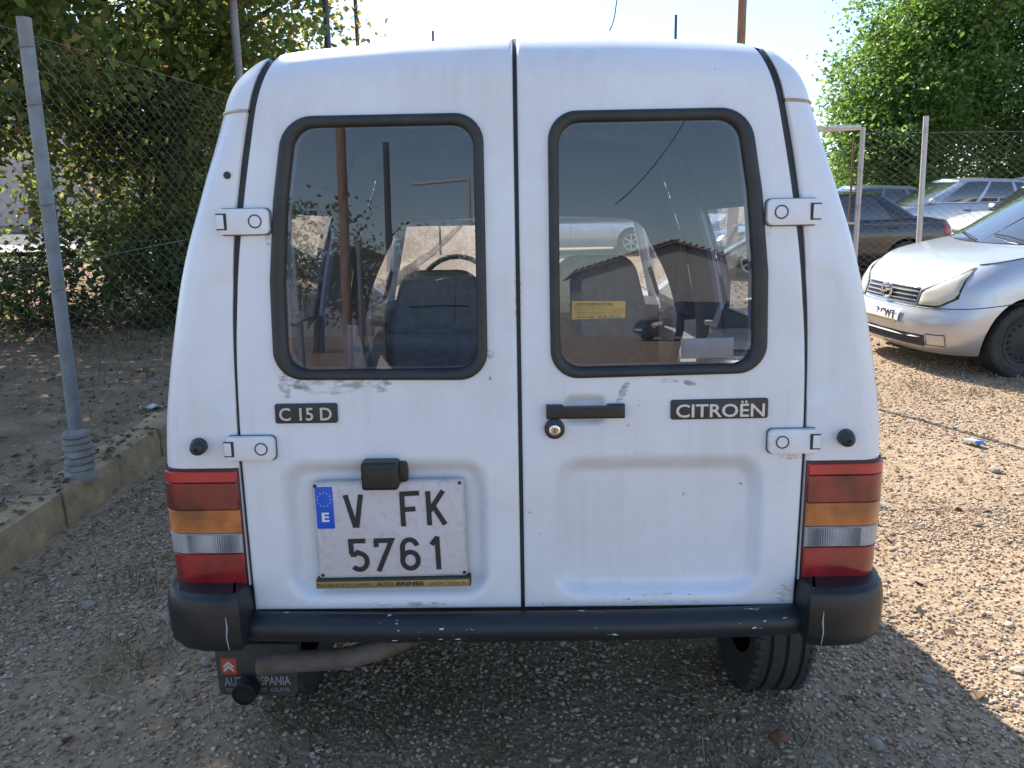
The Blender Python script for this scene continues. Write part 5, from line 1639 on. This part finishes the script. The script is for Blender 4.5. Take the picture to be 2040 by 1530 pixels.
def leaf_arrays(P, size, up=.35, lobed=False):
    n = len(P)
    nrm = rng.normal(0, 1, (n, 3)); nrm[:, 2] = np.abs(nrm[:, 2]) + up; nrm /= np.linalg.norm(nrm, axis=1)[:, None]
    a = rng.normal(0, 1, (n, 3)); a[:, 2] -= .5; a -= nrm * (a * nrm).sum(1)[:, None]; a /= np.linalg.norm(a, axis=1)[:, None]
    b_ = np.cross(nrm, a)
    s = (size * rng.uniform(.6, 1.25, n))[:, None]
    fold = nrm * s * .16
    if lobed:
        V = np.stack([P, P + a * s * .25 + b_ * s * .42 + fold, P + a * s * .7 + b_ * s * .34 + fold * .6, P + a * s * 1.05 - fold, P + a * s * .7 - b_ * s * .34 + fold * .6, P + a * s * .25 - b_ * s * .42 + fold], 1).reshape(-1, 3)
        base = np.arange(n)[:, None] * 6
        F = np.concatenate([base + np.array([0, 1, 2]), base + np.array([0, 2, 3]), base + np.array([0, 3, 4]), base + np.array([0, 4, 5])])
    else:
        V = np.stack([P, P + a * s * .5 + b_ * s * .30 + fold, P + a * s, P + a * s * .5 - b_ * s * .30 + fold], 1).reshape(-1, 3)
        base = np.arange(n)[:, None] * 4
        F = np.concatenate([base + np.array([0, 1, 2]), base + np.array([0, 2, 3])])
    return V, F
def crown_points(blobs, nclump, nleaf, cr, flat=.7):
    """blobs (cx,cy,cz,rx,ry,rz); clumps crowd the outer shell, leaves crowd the clumps"""
    out = []; cl = []
    vol = np.array([b_[3] * b_[4] * b_[5] for b_ in blobs]) ** .67; vol = vol / vol.sum()
    for b_, w in zip(blobs, vol):
        k = max(3, int(nclump * w))
        d = rng.normal(0, 1, (k, 3)); d /= np.linalg.norm(d, axis=1)[:, None]
        rr = rng.uniform(.25, 1.0, k) ** .45
        rr *= 1 + .16 * rng.normal(0, 1, k)
        c = np.array(b_[:3]) + d * rr[:, None] * np.array(b_[3:])
        cl.append(c)
        m = rng.integers(int(nleaf * .5), int(nleaf * 1.5), k)
        for ci, mi_ in zip(c, m):
            q = rng.normal(0, 1, (mi_, 3)) * cr * rng.uniform(.6, 1.35); q[:, 2] *= flat
            out.append(ci + q)
    return np.concatenate(out), np.concatenate(cl)
def tree(name, label, base, h, blobs, nclump, nleaf, cr, size, lm, cat='tree', group=None, lobed=False, r=.16, limbs=14, ground_cut=.05):
    root = empty(name, base, 0, label, cat, group)
    P, cl = crown_points(blobs, nclump, nleaf, cr)
    P = P[P[:, 2] > gz(P[:, 0], P[:, 1]) + ground_cut]
    V, F = leaf_arrays(P, size, lobed=lobed)
    np_mesh('crown', V, F, lm, root, keep=True)
    mb = MB()
    top = Vector((np.mean([b_[0] for b_ in blobs]), np.mean([b_[1] for b_ in blobs]), np.mean([b_[2] for b_ in blobs]) + .3))
    bv = Vector(base)
    mid = bv.lerp(top, .5) + Vector((rng.normal(0, .12), rng.normal(0, .12), 0))
    mb.tube([bv - Vector((0, 0, .2)), bv.lerp(mid, .5), mid, top], [r * 1.25, r, r * .8, r * .35], 10)
    idx = rng.choice(len(cl), min(limbs, len(cl)), replace=False)
    for i in idx:
        e = Vector(cl[i]); t = rng.uniform(.35, .9)
        s_ = bv.lerp(mid, .5).lerp(top, t)
        m_ = s_.lerp(e, .5) + Vector((0, 0, .15 * (e - s_).length * .5))
        mb.tube([s_, m_, e], [r * .38, r * .25, r * .08], 6)
    mb.build('trunk', bark, root, keep=True)
    return root
def B(x, y, z, rx, ry, rz): return (x, y, z, rx, ry, rz)
g_ = lambda x, y: float(gz(x, y))
LT = 'trees behind the left fence'
tree('broadleaf_tree', 'dark leafy tree overhanging the left fence post at the top left', (-5.0, 6.6, g_(-5, 6.6)), 6, [B(-4.9, 6.6, 4.6, 2.3, 1.9, 2.0), B(-3.8, 5.9, 3.5, 1.0, 1.2, 1.1), B(-5.9, 7.2, 3.2, 1.6, 1.5, 1.1), B(-3.5, 6.2, 5.7, 1.3, 1.3, .9)], 470, 92, .23, .078, leaf_dark, group=LT, lobed=True, r=.17)  # last blob is unseen upper crown, added to block sun on left ground
tree('broadleaf_tree', 'dense dark tree with foliage down to the ground beside the van roof', (-4.0, 9.0, g_(-4, 9.)), 7, [B(-4.0, 9.0, 4.6, 1.6, 1.6, 2.6), B(-3.75, 9.1, 2.1, 1.05, 1.3, 1.6), B(-3.2, 9.6, 5.6, 1.0, 1.3, 1.3), B(-4.9, 9.6, 2.6, 1.2, 1.0, 1.5)], 430, 90, .23, .076, leaf_dark, group=LT, lobed=True, r=.16)
tree('broadleaf_tree', 'yellowing thinner tree with sky showing through, left of the dark sky pole', (-4.6, 12.5, g_(-4.6, 12.5)), 8, [B(-4.5, 12.6, 5.4, 1.7, 1.6, 2.6), B(-3.9, 12.6, 3.2, 1.1, 1.3, 1.4), B(-3.5, 12.3, 6.6, .9, 1.0, 1.1), B(-5.6, 12.6, 3.0, 1.4, 1.2, 1.6)], 220, 60, .27, .085, leaf_autumn, group=LT, lobed=True, r=.15)
tree('broadleaf_tree', 'tree at the far left with low branches over the sunlit road', (-8.6, 8.8, g_(-8.6, 8.8)), 7, [B(-8.2, 8.8, 4.7, 2.3, 1.9, 2.2), B(-7.0, 8.2, 3.1, 1.3, 1.1, 1.0)], 300, 70, .27, .09, leaf_dark, group=LT, lobed=True, r=.18)
RT = 'trees beyond the parked cars'
tree('broadleaf_tree', 'bright green tree nearest the van, its crown edge against the white sky', (12.2, 25, g_(12.2, 25)), 9, [B(12.1, 25, 5.2, 2.2, 2.2, 3.0), B(10.9, 24.2, 2.9, 1.7, 1.7, 1.7), B(10.6, 24.4, 4.6, 1.1, 1.2, 1.4), B(12.9, 24.6, 7.9, 1.8, 1.7, 1.8)], 330, 120, .40, .17, leaf_green, group=RT)
tree('broadleaf_tree', 'tall bright green tree above the right fence post, at the right edge', (16.3, 25.5, g_(16.3, 25.5)), 10, [B(16.2, 25.5, 6.3, 2.5, 2.2, 3.6), B(15.4, 24.2, 3.2, 1.9, 1.7, 1.4), B(17.9, 24.6, 3.4, 2.0, 1.8, 2.0)], 360, 120, .42, .17, leaf_green, group=RT)
tree('broadleaf_tree', 'green tree in the gap between the other two green trees', (14.2, 28, g_(14.2, 28)), 9, [B(14.2, 28, 6.4, 2.0, 2.0, 3.6)], 200, 60, .38, .17, leaf_green, group=RT)
BT = 'trees behind the photographer'
for k, (x, y) in enumerate(((-6.5, -21), (-3.2, -25), (-10.5, -18))):
    tree('broadleaf_tree', ['round dark tree by the fence behind the photographer', 'darker tree beside the reflected white house', 'bushy tree at the far side of the fence behind the photographer'][k], (x, y, 0), 5, [B(x, y, 2.9, 1.9, 1.9, 1.6), B(x + 1, y + .4, 2.0, 1.3, 1.3, 1.1)], 70, 42, .38, .2, leaf_dark, group=BT)
SG = 'shrubs under the left trees'
for k, (x, y, rx, rz_) in enumerate(((-3.6, 8.2, .8, .62), (-5.0, 7.7, .95, .62), (-6.4, 7.3, .9, .55), (-3.3, 9.9, .8, .7), (-4.6, 10.6, 1.2, .8), (-7.8, 8.6, 1.0, .5))):
    z = g_(x, y)
    lab = ['low dark shrub nearest the left side of the van', 'low spreading shrub behind the left fence post', 'shrub at the left edge in front of the sunlit road', 'taller shrub close behind the dense dark tree', 'wide shrub between the left tree trunks', 'thin shrub farthest to the left by the verge'][k]
    tree('shrub', lab, (x, y, z), 1, [B(x, y, z + rz_ * .7, rx, .7, rz_)], 46, 58, .16, .085, leaf_bush, cat='shrub', group=SG, r=.025, limbs=8, ground_cut=.0)
# distant wood closing the horizon
Pw = []
for k in range(90):
    x = -150 + k * 3.4 + rng.normal(0, 1); y = 95 + 18 * math.sin(k * .35) + rng.normal(0, 3)
    z = gslope(y); h = rng.uniform(2.2, 4.5)
    q = rng.normal(0, 1, (260, 3)); q /= np.linalg.norm(q, axis=1)[:, None]; q *= rng.uniform(.6, 1.05, (260, 1)); Pw.append(np.array([x, y, z + h * .7]) + q * np.array([2.4, 2.4, h]))
V, F = leaf_arrays(np.concatenate(Pw), .75)
tag(np_mesh('distant_wood', V, F, leaf_bush), kind='stuff')

# ------------------------------------------------------------------ gravel, stones, straw, leaf litter
phi = (1 + 5 ** .5) / 2
ico_v = np.array([(-1, phi, 0), (1, phi, 0), (-1, -phi, 0), (1, -phi, 0), (0, -1, phi), (0, 1, phi), (0, -1, -phi), (0, 1, -phi), (phi, 0, -1), (phi, 0, 1), (-phi, 0, -1), (-phi, 0, 1)]) / math.hypot(1, phi)
ico_f = np.array([(0, 11, 5), (0, 5, 1), (0, 1, 7), (0, 7, 10), (0, 10, 11), (1, 5, 9), (5, 11, 4), (11, 10, 2), (10, 7, 6), (7, 1, 8), (3, 9, 4), (3, 4, 2), (3, 2, 6), (3, 6, 8), (3, 8, 9), (4, 9, 5), (2, 4, 11), (6, 2, 10), (8, 6, 7), (9, 8, 1)])
def stones(name, xy, size, mt, label_kind='stuff', sink=.05):
    n = len(xy)
    R = rng.normal(0, 1, (n, 3, 3)); Q = np.linalg.qr(R)[0]
    sc = np.stack([rng.uniform(.75, 1.35, n), rng.uniform(.6, 1.0, n), rng.uniform(.38, .75, n)], 1)
    jit = 1 + .22 * rng.normal(0, 1, (n, 12, 1))
    v = ico_v[None] * jit * sc[:, None, :]
    # mild tumble: keep the flat side roughly down
    ang = rng.uniform(0, 2 * math.pi, n); ca, sa = np.cos(ang), np.sin(ang)
    tl = rng.normal(0, .35, n); ct, st = np.cos(tl), np.sin(tl)
    x, y, z = v[..., 0], v[..., 1], v[..., 2]
    y, z = y * ct[:, None] - z * st[:, None], y * st[:, None] + z * ct[:, None]
    x, y = x * ca[:, None] - y * sa[:, None], x * sa[:, None] + y * ca[:, None]
    v = np.stack([x, y, z], -1) * (size[:, None, None] / 2)
    v[..., 0] += xy[:, 0:1]; v[..., 1] += xy[:, 1:2]
    v[..., 2] += (gz(xy[:, 0], xy[:, 1]) + size * (.5 - sink) * .45)[:, None]
    F = (ico_f[None] + (np.arange(n) * 12)[:, None, None]).reshape(-1, 3)
    return np_mesh(name, v.reshape(-1, 3), F, mt)
stone_m = island_ramp('gravel_stone', [(0, (.19, .135, .09)), (.3, (.33, .24, .16)), (.62, (.46, .345, .24)), (.9, (.58, .48, .37)), (.97, (.62, .56, .49)), (1, (.30, .14, .08))], .9, bump=(60, .5))
def region(n, x0, x1, y0, y1, dens=None):
    """random points, thinned by patchy noise"""
    p = np.stack([rng.uniform(x0, x1, n), rng.uniform(y0, y1, n)], 1)
    if dens:
        k = np.array([mnoise.noise((a * dens[0], b_ * dens[0], 1.7)) for a, b_ in p]) * .5 + .5
        p = p[rng.uniform(0, 1, len(p)) < np.clip((k - dens[1]) * dens[2] + dens[3], 0, 1)]
    return p
near = region(36000, -.6, 2.6, 1.55, 3.6, (1.6, .5, 1.8, .85))
mid_ = region(34000, .9, 5.2, 3.5, 7.4, (1.1, .5, 1.6, .85))
left = region(26000, -2.15, -.5, 1.5, 5.2, (1.5, .5, 1.6, .8))
soil = region(2500, -5.5, -2.45, 1.5, 8.0, (1.0, .5, 2, .5))
under = region(3500, -.9, 1.0, 1.9, 4.2, (1.2, .5, 2, .5))
far = region(7000, 1.5, 11, 7.2, 15, (.7, .5, 2, .6))
for nm, p, a, b_ in (('gravel', near, .007, .027), ('gravel', mid_, .008, .030), ('gravel', left, .008, .030), ('gravel', soil, .010, .03), ('gravel', under, .009, .025), ('gravel', far, .02, .05)):
    size = a + (b_ - a) * rng.beta(1.2, 4.6, len(p)); size[rng.uniform(0, 1, len(p)) < .02] *= 1.7
    tag(stones(nm, p, size, stone_m), kind='stuff')
# larger single stones
big = [(1.60, 2.28, .040), (1.28, 2.22, .040), (.98, 1.92, .05), (.62, 1.80, .045), (1.75, 3.6, .05), (2.6, 4.1, .06), (-1.35, 2.65, .045), (-1.2, 2.5, .045), (-1.7, 2.75, .05), (-1.08, 2.35, .04)]
stone_big = island_ramp('loose_stone', [(0, (.36, .32, .27)), (1, (.36, .32, .27))], .9, bump=(40, .5))
stone_red = pm('reddish_stone', (.26, .12, .07), .9, bump=(60, .4))
def single_stone(x, y, s_, mt, label, group):
    bm = bmesh.new(); bmesh.ops.create_icosphere(bm, subdivisions=2, radius=.5)
    sd = rng.uniform(0, 50)
    for v in bm.verts:
        k = 1 + .45 * mnoise.noise(v.co * 1.9 + Vector((sd, 0, 0))) + .2 * mnoise.noise(v.co * 4.5 + Vector((0, sd, 0))); v.co *= k
    me = bpy.data.meshes.new('stone'); bm.to_mesh(me); bm.free(); finish(me, True, 35)
    o = link_mesh('stone', me, mt); o.scale = (s_ * rng.uniform(.9, 1.3), s_ * rng.uniform(.8, 1), s_ * rng.uniform(.5, .75)); o.rotation_euler = (rng.normal(0, .15), rng.normal(0, .15), rng.uniform(0, 6.28))
    o.location = (x, y, float(gz(x, y)) + s_ * .16); tag(o, label, 'stone', group)
for x, y, s_ in big: single_stone(x, y, s_, stone_big, 'pale loose stone larger than the gravel it lies in', 'larger pale stones in the gravel')
for x, y, s_ in ((.72, 1.95, .05), (2.02, 2.3, .035), (1.62, 1.95, .03)): single_stone(x, y, s_, stone_red, 'reddish broken brick bit lying in the gravel', 'reddish stones in the gravel')

def blades(name, xy, length, width, lying, mt, curl=.5):
    n = len(xy)
    a = rng.uniform(0, 2 * math.pi, n); L = length * rng.uniform(.5, 1.4, n); e = np.clip(lying + rng.normal(0, .25, n), 0.02, 1.5)
    d = np.stack([np.cos(a) * np.cos(e), np.sin(a) * np.cos(e), np.sin(e)], 1)
    side = np.stack([-np.sin(a), np.cos(a), np.zeros(n)], 1) * (width * rng.uniform(.6, 1.4, n))[:, None] / 2
    base = np.stack([xy[:, 0], xy[:, 1], gz(xy[:, 0], xy[:, 1]) + .008 + rng.uniform(0, .012, n) * (lying < .3)], 1)
    bend = np.stack([rng.normal(0, .3, n), rng.normal(0, .3, n), -np.sin(e) * curl], 1) * L[:, None] * .35
    pts = [base, base + d * (L * .5)[:, None] + bend * .25, base + d * L[:, None] + bend]
    V = np.stack([pts[0] - side, pts[0] + side, pts[1] - side * .8, pts[1] + side * .8, pts[2]], 1).reshape(-1, 3)
    b0 = np.arange(n)[:, None] * 5
    F = np.concatenate([b0 + np.array([0, 1, 3]), b0 + np.array([0, 3, 2]), b0 + np.array([2, 3, 4])])
    return tag(np_mesh(name, V, F, mt), kind='stuff')
straw = island_ramp('dry_straw', [(0, (.26, .18, .09)), (.5, (.38, .29, .16)), (1, (.50, .42, .28))], .85, trans=(.2, .5, 1.0))
green = island_ramp('green_grass', [(0, (.05, .075, .022)), (.6, (.085, .11, .035)), (1, (.16, .15, .06))], .7, trans=(.3, .49, 1.3))
blades('dry_straw', np.concatenate([region(5200, -2.15, 2.8, 1.5, 4.5, (1.3, .5, 2.5, .4)), region(3000, -2.15, -.7, 1.6, 5.2), region(9500, .9, 5.5, 3.0, 7.6, (1.0, .5, 2.5, .6))]), .075, .0022, .12, straw)
blades('dry_grass', np.concatenate([region(900, 1.0, 5.5, 4.0, 7.5, (1.6, .5, 4, .15)), region(700, 2.6, 5.8, 5.4, 6.6), region(500, -2.15, -.6, 1.7, 5, (1.6, .5, 4, .2)), region(400, -.6, 1.3, 1.6, 3, (1.4, .5, 4, .2))]), .10, .0022, .9, straw)
blades('grass', np.concatenate([region(1500, -.75, .6, 1.65, 3.6, (1.2, .5, 5, .25)), region(700, -2.1, -.7, 1.7, 5, (1.5, .52, 6, .0)), region(300, .3, 1.2, 1.6, 2.4, (2.0, .55, 6, .0))]), .07, .0024, .75, green)
tuft = np.concatenate([rng.normal(0, 1, (90, 2)) * np.array([.10, .08]) + np.array(c) for c in ((-.62, 2.02), (-.45, 1.95), (-.28, 2.1), (-1.35, 2.42), (-1.6, 2.9), (.55, 1.78), (-.1, 1.9), (3.1, 6.0), (3.35, 5.75))])
blades('grass_tuft', tuft, .085, .003, .85, green)
bankp = np.concatenate([region(5200, -8.5, -2.5, 6.4, 11.5, (.9, .5, 3, .45)), region(900, -5.5, -2.5, 2.0, 6.5, (1.3, .52, 5, .05))])
blades('grass', bankp, .17, .005, .9, green)
lit = island_ramp('dead_leaf', [(0, (.14, .085, .045)), (.5, (.23, .15, .085)), (.85, (.34, .26, .17)), (1, (.42, .36, .28))], .85)
lp = np.concatenate([region(6500, -7.5, -2.42, 1.4, 9.0, (1.1, .5, 2.5, .5)), region(500, -2.18, -.7, 1.9, 5.5, (1.3, .5, 3, .3)), region(350, -2.4, -2.2, 2.0, 8.0), region(250, .8, 4.5, 2, 7)])
P = np.stack([lp[:, 0], lp[:, 1], gz(lp[:, 0], lp[:, 1]) + rng.uniform(.004, .025, len(lp))], 1)
inK = (lp[:, 0] > KX0) & (lp[:, 0] < KX1); P[inK, 2] = np.array([gslope(y_) for y_ in lp[inK, 1]]) + .196
V, F = leaf_arrays(P, .038, up=1.6, lobed=True)
tag(np_mesh('leaf_litter', V, F, lit), kind='stuff')
# straw heap in the spot of sun on the left, twigs
blades('dry_straw', rng.normal(0, 1, (160, 2)) * np.array([.06, .07]) + np.array((-1.38, 2.32)), .09, .003, .2, straw)

# ------------------------------------------------------------------ litter
paper = pm('white_paper', (.72, .72, .72), .8, col2=(.62, .62, .63), nscale=30)
def scrap(x, y, w, d, label, lift=.01, rz=.3):
    mb = MB()
    rows = [[(lerp(-w / 2, w / 2, i / 5), lerp(-d / 2, d / 2, j / 4), .012 * math.sin(i * 1.7 + j) + .008 * math.cos(j * 2.3)) for i in range(6)] for j in range(5)]
    mb.grid(rows); mb.grid([[(p[0], p[1], p[2] - .0008) for p in r_] for r_ in rows], flip=True)
    o = mb.build('paper_scrap', paper, None, smooth=False, normals=False); o.location = (x, y, float(gz(x, y)) + lift + .012); o.rotation_euler = (0, 0, rz); tag(o, label, 'litter', None)
scrap(-2.52, 5.05, .14, .10, 'white paper scrap on the soil behind the fence, close to the van')
scrap(-2.47, 4.05, .14, .07, 'crumpled white paper scrap at the foot of the fence post', rz=.9)
scrap(-3.1, 4.3, .09, .06, 'small pale scrap on the dark soil left of the fence post', rz=1.9)
cp_ = empty('cigarette_pack', (2.72, 4.52, g_(2.72, 4.52) + .012), .5, 'crushed white and blue cigarette pack lying on the sunlit gravel', 'litter')
mb = MB(); V, F = bevel_box((0, 0, .014), (.056, .088, .022), .004, 2); mb.add(V, F); mb.build('box', paper, cp_)
mb = MB(); V, F = bevel_box((0, -.034, .0145), (.0575, .022, .0235), .004, 2); mb.add(V, F); V, F = bevel_box((0, -.048, .012), (.05, .02, .012), .003, 1); mb.add(V, F); mb.build('blue_end', pm('pack_blue', (.05, .25, .62), .5), cp_)
cp_.matrix_world = cp_.matrix_world @ Matrix.Rotation(.15, 4, 'Y')
